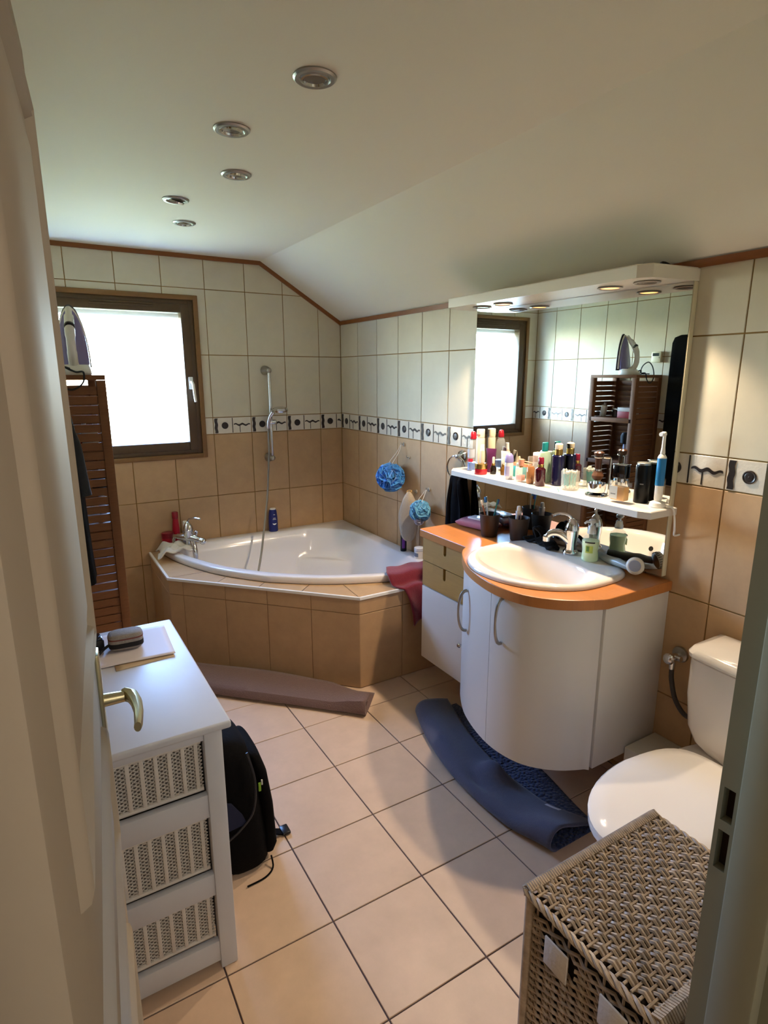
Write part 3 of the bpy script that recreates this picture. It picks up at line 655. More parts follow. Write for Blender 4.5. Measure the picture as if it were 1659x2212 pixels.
# towel ring with black towel
tr = thing('towel_ring', 'chrome towel ring on the right wall beside the mirror', 'towel ring', (0, -1.390, 1.172))
obj('wall_plate', B().lathe([(.030, 0), (.033, .004), (.028, .014), (.014, .02), (.010, .045), (1e-6, .048)], 24, M=RY(-PI/2)), CHROME, tr)
obj('ring', B().tube([(-.042 - .010*math.sin(a), .062*math.sin(a), -.058 + .062*math.cos(a)) for a in [2*PI*i/32 for i in range(33)]], .004, 8, cap=False), CHROME, tr)
def tw(u, v):
    a = v*2 - 1; y = -1.435 + (u - .5)*(.085 + .07*sst(.1, .7, abs(a))) + .008*math.sin(9*u + 3*a); z = 1.098 - .29*abs(a)**1.1 - .01*math.sin(8*u); side = 1 if a > 0 else -1
    x = -.052 - side*.016*sst(0, .15, abs(a)) + .007*math.sin(17*u + 2*side) * sst(.05, .4, abs(a)); return (x - .008, y, z)
o = solid(obj('black_hand_towel', B().grid(tw, 20, 40), BLACKC), .007, 1); tag(o, 'black hand towel hanging through the towel ring', 'towel')
#PART3
# ------------------------------------------------------------------ vanity : cabinets, worktop, basin
CT = .86; XM = -.028
arc = [(-.364, -1.886), (-.405, -1.915), (-.452, -1.972), (-.515, -2.075), (-.556, -2.19), (-.577, -2.31), (-.566, -2.415), (-.528, -2.492), (-.455, -2.560), (-.362, -2.606)]
arcs = [tuple(p[:2]) for p in cr([(x, y, 0) for x, y in arc], 6)]
top_poly = [(-.001, -1.522), (-.352, -1.522), (-.362, -1.530), (-.364, -1.878)] + arcs + [(-.340, -2.612), (-.001, -2.612)]
SC = (-.292, -2.237)   # basin centre
def sink_ring(k, dz=0, sh=0.0, n=72):
    """D-shaped outline, straight towards the wall; k = scale"""
    out = []
    for i in range(n):
        a = 2*PI*i/n; c, s = math.cos(a), math.sin(a)
        ex = .262 if c < 0 else .255; p = 2.0 if c < 0 else 3.6
        r = (abs(c)**p + abs(s)**p) ** (-1/p)
        out.append((SC[0] + sh + ex*k*r*c, SC[1] + .286*k*r*s, dz))
    return out
ct = thing('worktop', 'curved beech worktop around the washbasin', 'worktop', (-.3, -2.1, CT - .036))
# worktop with the basin hole : triangulated ring
bm = bmesh.new()
ov = [bm.verts.new((x, y, CT)) for x, y in top_poly]; hv = [bm.verts.new((x, y, CT)) for x, y, _ in sink_ring(.90, 0, -.0, 48)]
es = [bm.edges.new((ov[i], ov[(i+1) % len(ov)])) for i in range(len(ov))] + [bm.edges.new((hv[i], hv[(i+1) % len(hv)])) for i in range(len(hv))]
bmesh.ops.triangle_fill(bm, use_beauty=True, use_dissolve=False, edges=es)
r_ = bmesh.ops.extrude_face_region(bm, geom=list(bm.faces))
for v in [g for g in r_['geom'] if isinstance(g, bmesh.types.BMVert)]: v.co.z -= .036
bmesh.ops.recalc_face_normals(bm, faces=list(bm.faces))
oe = [e for e in bm.edges if all(abs(v.co.z - CT) < 1e-6 and any((Vector((v.co.x, v.co.y)) - Vector(q)).length < 1e-5 for q in top_poly) for v in e.verts) and e.calc_face_angle(0) > 1]
bmesh.ops.bevel(bm, geom=oe, offset=.004, segments=2, affect='EDGES', profile=.5)
me = bpy.data.meshes.new('worktop_board'); bm.to_mesh(me); bm.free(); me.materials.append(BEECH)
obj('worktop_board', me, BEECH, ct, local=False)
# small drawer cabinet
sc_ = thing('drawer_cabinet', 'small wall-hung cabinet with two birch drawers above a white door beside the tub', 'cabinet', (-.17, -1.71, .19))
obj('carcass', B().box((-.326, -1.884, .192), (-.002, -1.534, CT - .037)), LAM, sc_, local=False, smooth=None)
def drawer(z0, z1):
    # front board with a finger slot open at the top edge
    y0, y1, ym, hw = -1.884, -1.534, -1.711, .010; zs = z1 - .045; o = [(y0, z0), (y1, z0), (y1, z1), (ym + hw, z1), (ym + hw, zs)]
    o += [(ym + hw*math.cos(a), zs - hw*math.sin(a)) for a in [PI*i/8 for i in range(1, 8)]] + [(ym - hw, zs), (ym - hw, z1), (y0, z1)]
    b = B(); n = len(o); vs = [(x, y, z) for x in (-.345, -.327) for y, z in o]
    bm = bmesh.new(); f = bm.faces.new([bm.verts.new((-.345, y, z)) for y, z in o]); g = bmesh.ops.extrude_face_region(bm, geom=[f])
    for v in [q for q in g['geom'] if isinstance(q, bmesh.types.BMVert)]: v.co.x = -.327
    bmesh.ops.recalc_face_normals(bm, faces=list(bm.faces)); me = bpy.data.meshes.new('drawer'); bm.to_mesh(me); bm.free(); me.materials.append(BIRCH)
    d = obj('drawer', me, BIRCH, sc_, local=False, smooth=None)
    obj('finger_slot', B().box((-.3268, ym - hw, zs - hw), (-.3262, ym + hw, z1)), mat('dark_slot', '#24120A', .9), d, smooth=None)
drawer(.704, .820); drawer(.577, .700)
dr = obj('door', B().rbox((-.346, -1.885, .190), (-.328, -1.533, .572), .002), LAM, sc_, local=False)
obj('knob', B().lathe([(.004, 0), (.004, .010), (.010, .014), (.011, .02), (.007, .025)], 16, M=T3((-.346, -1.858, .385)) @ RY(-PI/2)), CHROME, dr, local=True)
# main curved basin cabinet
mc = thing('basin_cabinet', 'white wall-hung basin cabinet with two curved doors and bow handles', 'cabinet', (-.3, -2.25, .213))
Zb, Zt_ = .213, CT - .038
fa = [p for p in arcs]; face = inset([(-.05, -1.9)] + fa + [(-.05, -2.606)], .010)[1:-1]; back = inset([(-.05, -1.9)] + fa + [(-.05, -2.606)], .029)[1:-1]
face[0] = (face[0][0], -1.894); YS = -2.285
def along(poly, y):   # fractional split of a polyline at its y
    for i in range(len(poly) - 1):
        if poly[i][1] >= y > poly[i+1][1]:
            t = (y - poly[i][1])/(poly[i+1][1] - poly[i][1]); return i, (poly[i][0] + t*(poly[i+1][0]-poly[i][0]), y)
i0, pf = along(face, YS + .0012); i1, pf2 = along(face, YS - .0012); k0, pb = along(back, YS + .0012); k1, pb2 = along(back, YS - .0012)
LD = [p for p in face[:i0+1]] + [pf]; LB = [p for p in back[:k0+1]] + [pb]; RD = [pf2] + face[i1+1:]; RB = [pb2] + back[k1+1:]
RD[-1] = (-.358, -2.603); RB[-1] = (-.345, -2.585)
core_poly = [(-.002, -1.889)] + [(-.34, -1.889)] + inset([(-.05, -1.9)] + fa + [(-.05, -2.606)], .032)[3:-3] + [(-.345, -2.58), (-.002, -2.58)]
obj('carcass', B().prism(core_poly, Zb + .004, Zt_ - .16), LAM, mc, local=False, smooth=40)
obj('side_panel', B().rbox((-.343, -2.604, Zb), (-.001, -2.584, Zt_), .0015), LAM, mc, local=False)
obj('side_panel', B().rbox((-.343, -1.906, Zb), (-.001, -1.888, Zt_), .0015), LAM, mc, local=False)
def cdoor(outer, inner):
    return obj('door', B().prism(outer + inner[::-1], Zb, Zt_, ch=0), LAM, mc, local=False, smooth=30)
d1 = cdoor(LD, LB); d2 = cdoor(RD, RB)
def bow(d, y, zc):
    i, p = along(face, y); q = face[i+1]; e = (Vector(q) - Vector(p)).normalized(); nv = Vector((e.y, -e.x)); nv = nv if nv.x < 0 else -nv
    pts = []; rr = []
    for k in range(15):
        t = k/14; hgt = .003 + .034*math.sin(PI*t)**.75; pts.append((p[0] + nv.x*hgt, p[1] + nv.y*hgt, zc + .085*math.cos(PI*t))); rr.append(.0042 + .0022*abs(math.cos(PI*t)))
    obj('handle', B().tube(pts, rr, 10), SATIN, d)
bow(d1, -2.085, .667); bow(d2, -2.350, .735)
# white boxed pipe run behind the toilet
bx = tag(obj('pipe_casing', B().rbox((-.180, -2.86, .0), (-.002, -2.612, .25), .004), mat('off_white_board', '#CFC9BC', .5)), 'low white boxed pipe cover between the basin cabinet and the toilet', 'pipe cover')
# basin
bs = thing('washbasin', 'white drop-in washbasin with a D-shaped rim in the beech worktop', 'basin', (SC[0], SC[1], CT))
def cone(k, z, sh=0, kx=1): return sink_ring(k, z, sh)
rings = [sink_ring(.93, CT + .001), sink_ring(.995, CT + .001), sink_ring(1.0, CT + .006), sink_ring(.985, CT + .014), sink_ring(.955, CT + .018), sink_ring(.92, CT + .0175)]
def bowl_ring(k, z):
    n = 72; out = []
    for i in range(n):
        a = 2*PI*i/n; c, s = math.cos(a), math.sin(a); ex = .165 if c < 0 else .135; p = 2 if c < 0 else 2.6; r = (abs(c)**p + abs(s)**p) ** (-1/p)
        out.append((-.318 + ex*k*r*c, SC[1] + .248*k*r*s, z))
    return out
for k, z in ((1.04, .017), (1.0, .012), (.97, -.002), (.93, -.03), (.86, -.07), (.74, -.11), (.55, -.135), (.3, -.145), (.08, -.147)): rings.append(bowl_ring(k, CT + z))
obj('bowl', B().loft(rings, cap=False), CERAM, bs, local=False, smooth=60)
obj('drain', B().lathe([(.024, 0), (.024, .004), (.016, .006), (1e-6, .006)], 20, M=T3((-.318, SC[1], CT - .148))), CHROME, bs, local=False)
obj('overflow_hole', B().lathe([(.0, 0), (.010, .0), (.0115, .0015)], 18, M=T3((-.456, SC[1] - .01, CT - .035)) @ RY(1.25)), mat('dark_hole', '#1A1614', .9), bs, local=False)
# basin mixer
bt = thing('basin_mixer', 'chrome single-lever mixer tap on the washbasin deck', 'tap', (-.098, -2.225, CT + .0165))
obj('body', B().lathe([(.029, 0), (.031, .004), (.030, .012), (.023, .02), (.022, .05), (.026, .075), (.027, .095)], 22), CHROME, bt)
sd_ = Vector((-.62, .70, 0)).normalized()*.70
sp = cr([(0, 0, .045), (sd_.x*.035, sd_.y*.035, .068), (sd_.x*.075, sd_.y*.075, .082), (sd_.x*.115, sd_.y*.115, .078), (sd_.x*.135, sd_.y*.135, .062)], 5)
obj('spout', B().tube(sp, [.021 - .008*i/(len(sp)-1) for i in range(len(sp))], 14), CHROME, bt)
obj('aerator', B().lathe([(.012, -.012), (.015, -.01), (.016, .008), (.012, .014)], 18, M=T3((sd_.x*.138, sd_.y*.138, .056))), CHROME, bt)
obj('lever', B().lathe([(.0275, .096), (.028, .105), (.022, .125), (.012, .142), (.006, .147)], 22).tube(cr([(0, 0, .138), (-.01, .012, .158), (-.045, .03, .166), (-.075, .04, .158)], 4), [.007]*4 + [.006]*4 + [.006]*4 + [.008], 10), CHROME, bt)

# ------------------------------------------------------------------ mirror, light bar, glass shelf
mr = thing('mirror', 'large frameless wall mirror above the washbasin', 'mirror', (-.015, -2.04, .872))
obj('mirror_glass', B().box((XM, -2.583, .874), (XM + .004, -1.502, 1.878)), MIRROR, mr, local=False, smooth=None)
obj('backing_board', B().rbox((XM + .0042, -2.585, .872), (-.001, -1.500, 1.878), .002), mat('cream_board', '#DAD0B2', .45), mr, local=False)
lb = thing('mirror_light_bar', 'white canopy light bar with four downlights along the top of the mirror', 'light', (-.11, -2.04, 1.879))
pl_ = [(-.001, -1.500), (-.15, -1.500), (-.232, -1.545), (-.232, -2.520), (-.206, -2.560), (-.001, -2.585)]
# underside with real lamp recesses is closed by the lamp housings
obj('canopy', B().prism(pl_[::-1], 1.879, 1.921, ch=.004), mat('bar_white', '#DDD6C8', .3), lb, local=False, smooth=30)
LAMPS = [(-.135, -1.665, 0), (-.135, -1.80, 1), (-.135, -2.345, 1), (-.135, -2.49, 0)]
for x, y, on in LAMPS:
    l_ = obj('downlight', B().lathe([(.030, .0005), (.041, -.001), (.043, -.004), (.036, -.006), (.031, -.004)], 24, M=T3((x, y, 1.879)), cap=False), SATIN if on else mat('grey_ring', '#8E8378', .4), lb, local=False)
    obj('lamp_face', B().lathe([(1e-6, -.0035), (.031, -.003)], 24, M=T3((x, y, 1.879))), plain('lit_lamp', '#FFB067', .4, emit=1.6) if on else plain('unlit_lamp', '#6E6358', .25), l_)
    if on:
        s_ = light('vanity_spot', 'SPOT', (x, y, 1.868), VANITY_LAMP_W, (1.0, .78, .55), spot_size=math.radians(128), spot_blend=.35, shadow_soft_size=.022)
tag(obj('cable', B().tube(cr([(-.03, -2.36, 1.93), (-.04, -2.40, 1.952), (-.03, -2.44, 1.935), (-.05, -2.48, 1.945), (-.02, -2.50, 1.93)], 5), .006, 8), plain('black_cable', '#15130F', .5)), 'black cable end lying on top of the mirror light bar', 'cable')
SZ = 1.135
sh = thing('mirror_shelf', 'white narrow shelf across the lower mirror, crowded with toiletries', 'shelf', (-.11, -2.05, SZ - .026))
so = [(XM - .001, -1.500), (-.150, -1.500), (-.188, -1.540), (-.188, -2.575), (-.172, -2.615), (XM - .001, -2.615)]
obj('shelf_board', B().prism(so[::-1], SZ - .026, SZ, ch=.003), LAM, sh, local=False, smooth=20)

# ------------------------------------------------------------------ toiletries on the mirror shelf
GOLD = plain('gold_cap', '#C9A45C', .25, metal=1); CREAMP = plain('cream_plastic', '#E2D2B8', .35); PINKC = plain('rose_cap', '#C98F78', .35)
def on(x, y): return (x, y, SZ)
def shelf_bottle(name, label, cat, x, y, *a, **k): return bottle(name, label, cat, on(x, y), *a, **k)
# clear micellar water bottle with red cap, blue lower part, grey and red labels
def mic(t):
    obj('blue_liquid', B().lathe([(.0235, .004), (.0255, .008), (.0255, .040), (1e-6, .041)], 24, sx=1, sy=.7), plain('blue_liquid', '#3E74C4', .15), t)
    obj('label', curvepatch(.0272, PI*.80, PI*1.45, .065, .105, 1, .7), plain('grey_label', '#B9BFCC', .5), t); obj('red_band', curvepatch(.0272, PI*.80, PI*1.35, .045, .060, 1, .7), plain('red_label', '#C2223A', .5), t)
shelf_bottle('micellar_bottle', 'clear bottle with red flip cap at the left end of the shelf', 'bottle', -.115, -1.610, [(.024, 0), (.027, .005), (.027, .120), (.020, .142), (.012, .150), (.012, .156)], clear('clear_plastic_bottle', '#E8EEF2'), RED, [(.016, .152), (.017, .158), (.016, .172), (.012, .184), (.006, .188)], 1, .7, 0, extra=mic)
shelf_bottle('red_jar', 'small red cream jar with gold lid at the front left of the shelf', 'jar', -.148, -1.712, [(.026, 0), (.029, .004), (.029, .026)], plain('red_glass', '#B41E2C', .15), GOLD, [(.0285, .0265), (.029, .03), (.029, .048), (.026, .050)])
shelf_bottle('slim_tube', 'slim beige tube standing behind the red jar', 'tube', -.105, -1.668, [(.011, 0), (.0125, .003), (.0125, .07), (.011, .10)], CREAMP, WHITEP, [(.0105, .1005), (.008, .13)])
shelf_bottle('tall_tube', 'tall pinkish beige bottle behind the red capped bottle', 'bottle', -.062, -1.600, [(.021, 0), (.023, .005), (.023, .15), (.020, .155)], CREAMP, CREAMP, [(.022, .156), (.022, .192), (.019, .195)], 1, .7, extra=lambda t: obj('print', curvepatch(.0232, PI*.95, PI*1.3, .165, .172, 1, .7), plain('rose_print', '#B07F78', .5), t))
def flat_tube(name, label, x, y, w, h, m, capm=None, rot=0, caph=.018):
    t = thing(name, label, 'tube', on(x, y), rot); rg = []
    for k in range(9):
        u = k/8; z = caph + (h - caph)*u; ww = w*(.72 + .28*u); tt = .016*(1 - u)**.6 + .0012; rg.append([(ww/2*math.cos(2*PI*i/20), tt*math.sin(2*PI*i/20), z) for i in range(20)])
    obj('body', B().loft(rg), m, t, smooth=50); obj('cap', B().lathe(cyl(w*.33, 0, caph, ch=.001), 20), capm or m, t); return t
flat_tube('purple_tube', 'purple cosmetic tube standing on its cap near the left of the shelf', -.070, -1.690, .052, .112, plain('plum_plastic', '#5A2450', .35), None, PI/2 + .5)
flat_tube('cream_tube', 'cream tube with flat crimped top behind the lilac capped bottle', -.058, -1.775, .046, .108, CREAMP, WHITEP, PI/2 + .4)
def drop(t): obj('pipette', B().lathe([(.0055, .048), (.006, .052), (.006, .075), (.004, .08)], 14), CREAMP, t); obj('collar', B().lathe(cyl(.0085, .040, .0505, ch=.001), 16), GOLD, t)
shelf_bottle('dropper_bottle', 'tiny black and gold dropper bottle behind the red jar', 'bottle', -.098, -1.740, [(.013, 0), (.0145, .003), (.0145, .03), (.009, .04)], plain('black_glass', '#1B140E', .1), extra=drop)
shelf_bottle('mini_dropper_bottle', 'tiny amber and gold dropper bottle left of the lilac capped bottle', 'bottle', -.075, -1.785, [(.013, 0), (.0145, .003), (.0145, .03), (.009, .04)], plain('amber_glass', '#6B4A1C', .1), extra=drop)
shelf_bottle('roll_on_bottle', 'white roll-on bottle with lilac domed cap', 'bottle', -.130, -1.878, [(.019, 0), (.0215, .004), (.0215, .065), (.020, .074)], plain('pearl_white', '#D9D9E2', .25), plain('lilac_cap', '#8E88C0', .3), [(.0215, .0745), (.022, .085), (.019, .103), (.011, .113), (1e-6, .116)], 1, .75, 0, extra=lambda t: obj('label', curvepatch(.0217, PI*.95, PI*1.35, .015, .058, 1, .75), plain('lilac_print', '#A9A7CE', .5), t))
shelf_bottle('label_bottle', 'small white labelled bottle behind the pink capped perfume', 'bottle', -.085, -1.895, [(.014, 0), (.015, .003), (.015, .05), (.013, .055)], WHITEP, plain('mint_cap', '#BFD8CC', .3), [(.013, .0555), (.013, .068), (.011, .07)])
t = thing('perfume_bottle', 'clear square perfume bottle with rose cap', 'bottle', on(-.132, -1.955), .15)
obj('glass', B().rbox((-.018, -.018, 0), (.018, .018, .062), .004), mat('clear_glass_bottle', '#F4EDE6', .03, alpha=.12), t); obj('perfume', B().rbox((-.014, -.014, .005), (.014, .014, .030), .002), plain('pink_liquid', '#D9A79A', .1), t); obj('neck', B().lathe(cyl(.008, .0625, .068), 14), GOLD, t); obj('cap', B().lathe(cyl(.0125, .0682, .098, ch=.002), 18), PINKC, t)
t = thing('carton', 'slim white and pink carton behind the foundation bottle', 'carton', on(-.062, -1.985), .2); obj('box', B().rbox((-.016, -.018, 0), (.016, .018, .125), .001), plain('card_white', '#DED5CC', .6), t); obj('band', B().box((-.0163, -.0183, .085), (.0163, .0183, .112)), plain('peach_band', '#C9A690', .6), t, smooth=None)
t = thing('lying_tube_box', 'orange and teal flat box standing at the back between the cream tube and the carton', 'carton', on(-.052, -1.880), .1); obj('box', B().rbox((-.010, -.045, 0), (.010, .045, .064), .001), plain('teal_card', '#2FA59B', .5), t); obj('top_band', B().box((-.0103, -.0453, .050), (.0103, .0453, .0644)), plain('orange_card', '#D98B57', .5), t, smooth=None)
shelf_bottle('foundation_bottle', 'tan foundation bottle with clear cap', 'bottle', -.128, -2.008, [(.014, 0), (.0165, .004), (.0165, .066), (.012, .074)], plain('tan_glass', '#A9744A', .12), clear('clear_cap', '#E8D9C8'), [(.0125, .0745), (.0135, .078), (.0135, .112), (.011, .115)])
t = shelf_bottle('lotion_bottle', 'large pale green clear lotion bottle with teal cap', 'bottle', -.064, -2.022, [(.029, 0), (.033, .005), (.033, .115), (.026, .130), (.014, .134)], mat('pale_green_glass', '#B9D3BC', .08, alpha=.72), plain('teal_cap', '#16777A', .3), [(.0155, .1345), (.0155, .170), (.013, .172)], 1, .62)
shelf_bottle('wine_red_bottle', 'small dark wine-red bottle with gold collar and red cap', 'bottle', -.135, -2.072, [(.018, 0), (.0205, .004), (.0205, .070), (.012, .078)], mat('wine_glass', '#3C0A16', .06, coat=.5), plain('wine_cap', '#7E1630', .25), [(.011, .0905), (.012, .095), (.0115, .116), (.009, .119)], extra=lambda t: obj('collar', B().lathe(cyl(.0125, .0782, .0902, ch=.001), 18), GOLD, t))
shelf_bottle('navy_bottle', 'tall dark navy bottle with gold pump cap', 'bottle', -.062, -2.096, [(.022, 0), (.0255, .004), (.0255, .122), (.022, .126)], plain('navy_glass', '#141337', .12, coat=.3), CREAMP, [(.015, .151), (.016, .155), (.016, .170), (.010, .175)], extra=lambda t: obj('collar', B().lathe(cyl(.016, .1265, .1505, ch=.001), 18), GOLD, t))
# cotton bud tub
t = thing('cotton_bud_tub', 'clear tub of cotton buds with turquoise sticks', 'tub', on(-.092, -2.192))
obj('tub_wall', B().lathe([(.030, 0), (.034, .003), (.036, .075), (.0345, .075), (.0325, .004), (1e-6, .003)], 28), mat('frosted_clear', '#EDEAE2', .2, alpha=.22), t)
rnd = random.Random(4)
for k in range(26):
    a = rnd.random()*2*PI; r = .022*math.sqrt(rnd.random()); a2 = a + rnd.uniform(-.5, .5); r2_ = min(.030, r + rnd.uniform(.002, .010)); p0 = Vector((r*math.cos(a), r*math.sin(a), .006)); p1 = Vector((r2_*math.cos(a2), r2_*math.sin(a2), rnd.uniform(.066, .078)))
    s_ = obj('cotton_bud', B().tube([p0, p1], .0014, 6), plain('turquoise_stick', '#5FB7B4', .4), t)
    obj('cotton_tip', B().ball(p1, (.0032, .0032, .006), 8).ball(p0 + (p1-p0)*.06, (.0032, .0032, .006), 8), plain('cotton', '#EFEAE0', .9), s_)
t = thing('loose_cotton_bud', 'single cotton bud leaning out of the tub rim', 'cotton bud', (-.135, -2.172, SZ + .004)); obj('stick', B().tube([(0, 0, .001), (.018, -.055, .001)], .0014, 6, M=RZ(-1.1)), plain('turquoise_stick', '#5FB7B4'), t); obj('cotton_tip', B().ball((0, 0, .001), (.006, .0036, .0036), 10), plain('cotton', '#EFEAE0'), t)
# shaving set
t = thing('shaving_stand', 'chrome shaving stand with a small bowl', 'stand', on(-.095, -2.325))
obj('base', B().lathe([(.040, 0), (.042, .003), (.040, .007), (.012, .010)], 28), CHROME, t); obj('post', B().tube([(.030, -.030, .006), (.030, -.030, .145)], .004, 10), CHROME, t)
obj('bowl', B().lathe([(.012, .010), (.030, .014), (.034, .030), (.035, .048), (.0335, .048), (.0325, .03), (.028, .016), (1e-6, .014)], 26), CHROME, t)
obj('hanger', B().tube([(.030, -.030, .145), (.012, -.012, .146)], .004, 8).tube([(.015*math.cos(a), .015*math.sin(a), .146) for a in [PI*.9 + 1.6*PI*i/16 - .9*PI + .0 for i in range(17)]], .0032, 8), CHROME, t)
t = thing('shaving_brush', 'brown-handled shaving brush hanging upside down in the chrome stand', 'brush', (-.095, -2.325, SZ + .055))
obj('handle', B().lathe([(.0115, .045), (.0125, .055), (.0125, .088), (.017, .098), (.019, .108), (.013, .113)], 22), plain('walnut', '#4A2A18', .25, coat=.4), t); obj('collar', B().lathe([(.013, .040), (.0135, .0455), (.012, .047)], 20), CHROME, t)
obj('bristles', B().lathe([(1e-6, .0), (.012, .004), (.020, .014), (.022, .022), (.017, .034), (.0125, .0405)], 26), mat('badger_hair', '#6B4224', .8, bump=.8, bscale=240, stretch=(6, 6, .5), noise=.3, nscale=120), t)
# square perfume, black can
t = thing('square_perfume', 'square glass perfume bottle with amber liquid and black cap', 'bottle', on(-.126, -2.452), .08)
obj('glass', B().rbox((-.022, -.034, 0), (.022, .034, .074), .005), mat('thick_clear_glass', '#FBF6EC', .02, alpha=.10), t); obj('perfume', B().rbox((-.016, -.027, .008), (.016, .027, .058), .003), mat('amber_liquid', '#D9A24A', .1, alpha=.8), t)
obj('label', B().box((-.0226, -.004, .014), (-.0221, .028, .060)), plain('pale_label', '#D9D2C2', .5), t, smooth=None)
obj('print', B().box((-.0229, .002, .030), (-.0227, .022, .034)), plain('grey_text', '#8E887C', .5), t, smooth=None)
obj('neck', B().lathe([(.014, .0745), (.014, .086), (.012, .088)], 20), CHROME, t); cpz = obj('cap', B().rbox((-.018, -.024, .0885), (.018, .024, .135), .004), plain('black_cap_gloss', '#0E0D0C', .08, coat=.5), t); obj('cap_plate', B().rbox((-.0185, -.0245, .1352), (.0185, .0245, .139), .001), CHROME, cpz)
shelf_bottle('black_canister', 'black cylindrical spray canister with silver top', 'canister', -.062, -2.494, [(.023, 0), (.0255, .003), (.0255, .132), (.024, .136)], plain('black_gloss', '#060607', .35, spec=.25), SATIN, [(.0235, .1365), (.0235, .143), (.020, .145)], extra=lambda t: obj('print', curvepatch(.0256, PI*1.1, PI*1.25, .068, .072), plain('grey_print2', '#7A7A7A', .5), t))
# electric toothbrush on its charger
t = thing('electric_toothbrush', 'blue and white electric toothbrush standing upright on its charger', 'toothbrush', (-.078, -2.572, SZ + .021))
obj('handle', B().lathe([(.011, 0), (.0135, .008), (.0135, .052), (.0145, .054), (.0145, .150), (.0135, .154), (.008, .163)], 22), WHITEP, t); obj('grip', B().lathe(cyl(.0149, .054, .150, ch=.001), 22), plain('blue_grip', '#1E78B4', .4), t)
obj('neck', B().lathe([(.0075, .1635), (.008, .168), (.006, .185), (.0052, .225)], 16), WHITEP, t); obj('brush_head', B().lathe([(.0085, -.004), (.009, .004), (.007, .007)], 18, M=T3((-.001, .002, .231)) @ RY(-PI/2) ).tube([(0, 0, .224), (0, 0, .238)], .0055, 12), WHITEP, t)
obj('bristles', B().lathe([(.0075, 0), (.007, .010)], 16, M=T3((-.008, .002, .231)) @ RY(-PI/2)), plain('white_bristle', '#E9ECEF', .8), t)
t = thing('toothbrush_charger', 'round white charger base under the electric toothbrush with trailing cable', 'charger', on(-.078, -2.572))
obj('base', B().lathe([(.026, 0), (.028, .004), (.025, .016), (.016, .0205)], 26), WHITEP, t)
cbl = cr([(.010, -.026, .008), (.014, -.050, .002), (.020, -.056, -.03), (.035, -.052, -.075), (.065, -.036, -.105), (.090, -.055, -.090), (.095, -.063, -.055), (.094, -.058, -.01), (.096, -.050, .035)], 6)
obj('cable', B().tube(cbl, .0035, 8), WHITEP, t)

# ------------------------------------------------------------------ things on the worktop and basin
def cup(label, x, y, m, g='tapered toothbrush cups'):
    t = thing('toothbrush_cup', label, 'cup', (x, y, CT), 0, None)
    obj('cup_wall', B().lathe([(1e-6, 0), (.033, 0), (.036, .004), (.047, .105), (.0455, .106), (.044, .104), (.0335, .008), (1e-6, .007)], 32), m, t); return t
BC = mat('dark_brown_stoneware', '#33271F', .55, bump=.1, bscale=200)
cup('dark brown tapered cup holding toothbrushes, left of the two cups', -.160, -1.800, BC); cup('dark brown tapered cup holding a toothpaste tube, right of the two cups', -.098, -1.925, BC)
def brush(label, base, tip, col, bend=.0):
    t = thing('toothbrush', label, 'toothbrush', (base[0], base[1], base[2])); d = Vector(tip) - Vector(base); L_ = d.length; q = d.to_track_quat('Z', 'Y').to_matrix().to_4x4()
    pts = [(bend*math.sin(PI*k/9)*.012, 0, L_*k/9) for k in range(10)]
    obj('handle', B().tube(pts, [.0045, .0055, .006, .0055, .0045, .004, .0032, .003, .0035, .003], 10, M=q), plain(*col), t)
    obj('bristles', B().rbox((.002, -.0045, L_*.87), (.0125, .0045, L_*.995), .001, M=q), plain('brush_bristle_' + col[0], col[2], .8), t)
def brushc(label, base, tip, n, c1, c2, bend=0):
    return brush(label, base, tip, (n, c1, c2), bend) if False else _br(label, base, tip, n, c1, c2, bend)
def _br(label, base, tip, n, c1, c2, bend):
    t = thing('toothbrush', label, 'toothbrush', tuple(base)); d = Vector(tip) - Vector(base); L_ = d.length; q = d.to_track_quat('Z', 'Y').to_matrix().to_4x4()
    obj('handle', B().tube([(bend*math.sin(PI*k/9)*.012, 0, L_*k/9) for k in range(10)], [.0045, .0055, .006, .0055, .0045, .004, .0032, .003, .0035, .003], 10, M=q), plain(n, c1, .3), t)
    obj('bristles', B().rbox((.002, -.0045, L_*.85), (.0125, .0045, L_*.995), .001, M=q), plain(n + '_bristles', c2, .8), t)
_br('orange and dark toothbrush leaning left in the left cup', (-.155, -1.802, CT + .010), (-.190, -1.772, CT + .168), 'orange_brush', '#B4623A', '#E7E3DC', 1)
_br('white and blue toothbrush in the left cup', (-.165, -1.795, CT + .010), (-.168, -1.781, CT + .182), 'white_brush', '#D9D8D4', '#3F7FB8', -.4)
_br('teal green toothbrush leaning right in the left cup', (-.160, -1.805, CT + .010), (-.148, -1.835, CT + .176), 'teal_brush', '#1F7F7A', '#2A55A8', .3)
t = thing('toothpaste_tube', 'white toothpaste tube standing cap up in the right cup', 'tube', (-.100, -1.922, CT + .009)); rg = []
for k in range(8):
    u = k/7; z = .0 + .125*u; w_ = .020; tt = .002 + .011*u; rg.append([((w_*(1-u) + .0135*u)*math.cos(2*PI*i/18), tt*math.sin(2*PI*i/18), z) for i in range(18)])
obj('body', B().loft(rg), plain('paste_white', '#DCD6D8', .35), t, smooth=50); obj('cap', B().lathe([(.009, .1255), (.0095, .13), (.008, .146), (.006, .148)], 18), WHITEP, t); obj('print', B().box((-.0115, -.012, .088), (-.0112, .002, .108), M=RZ(.45)), plain('plum_print', '#4B3560', .5), t, smooth=None)
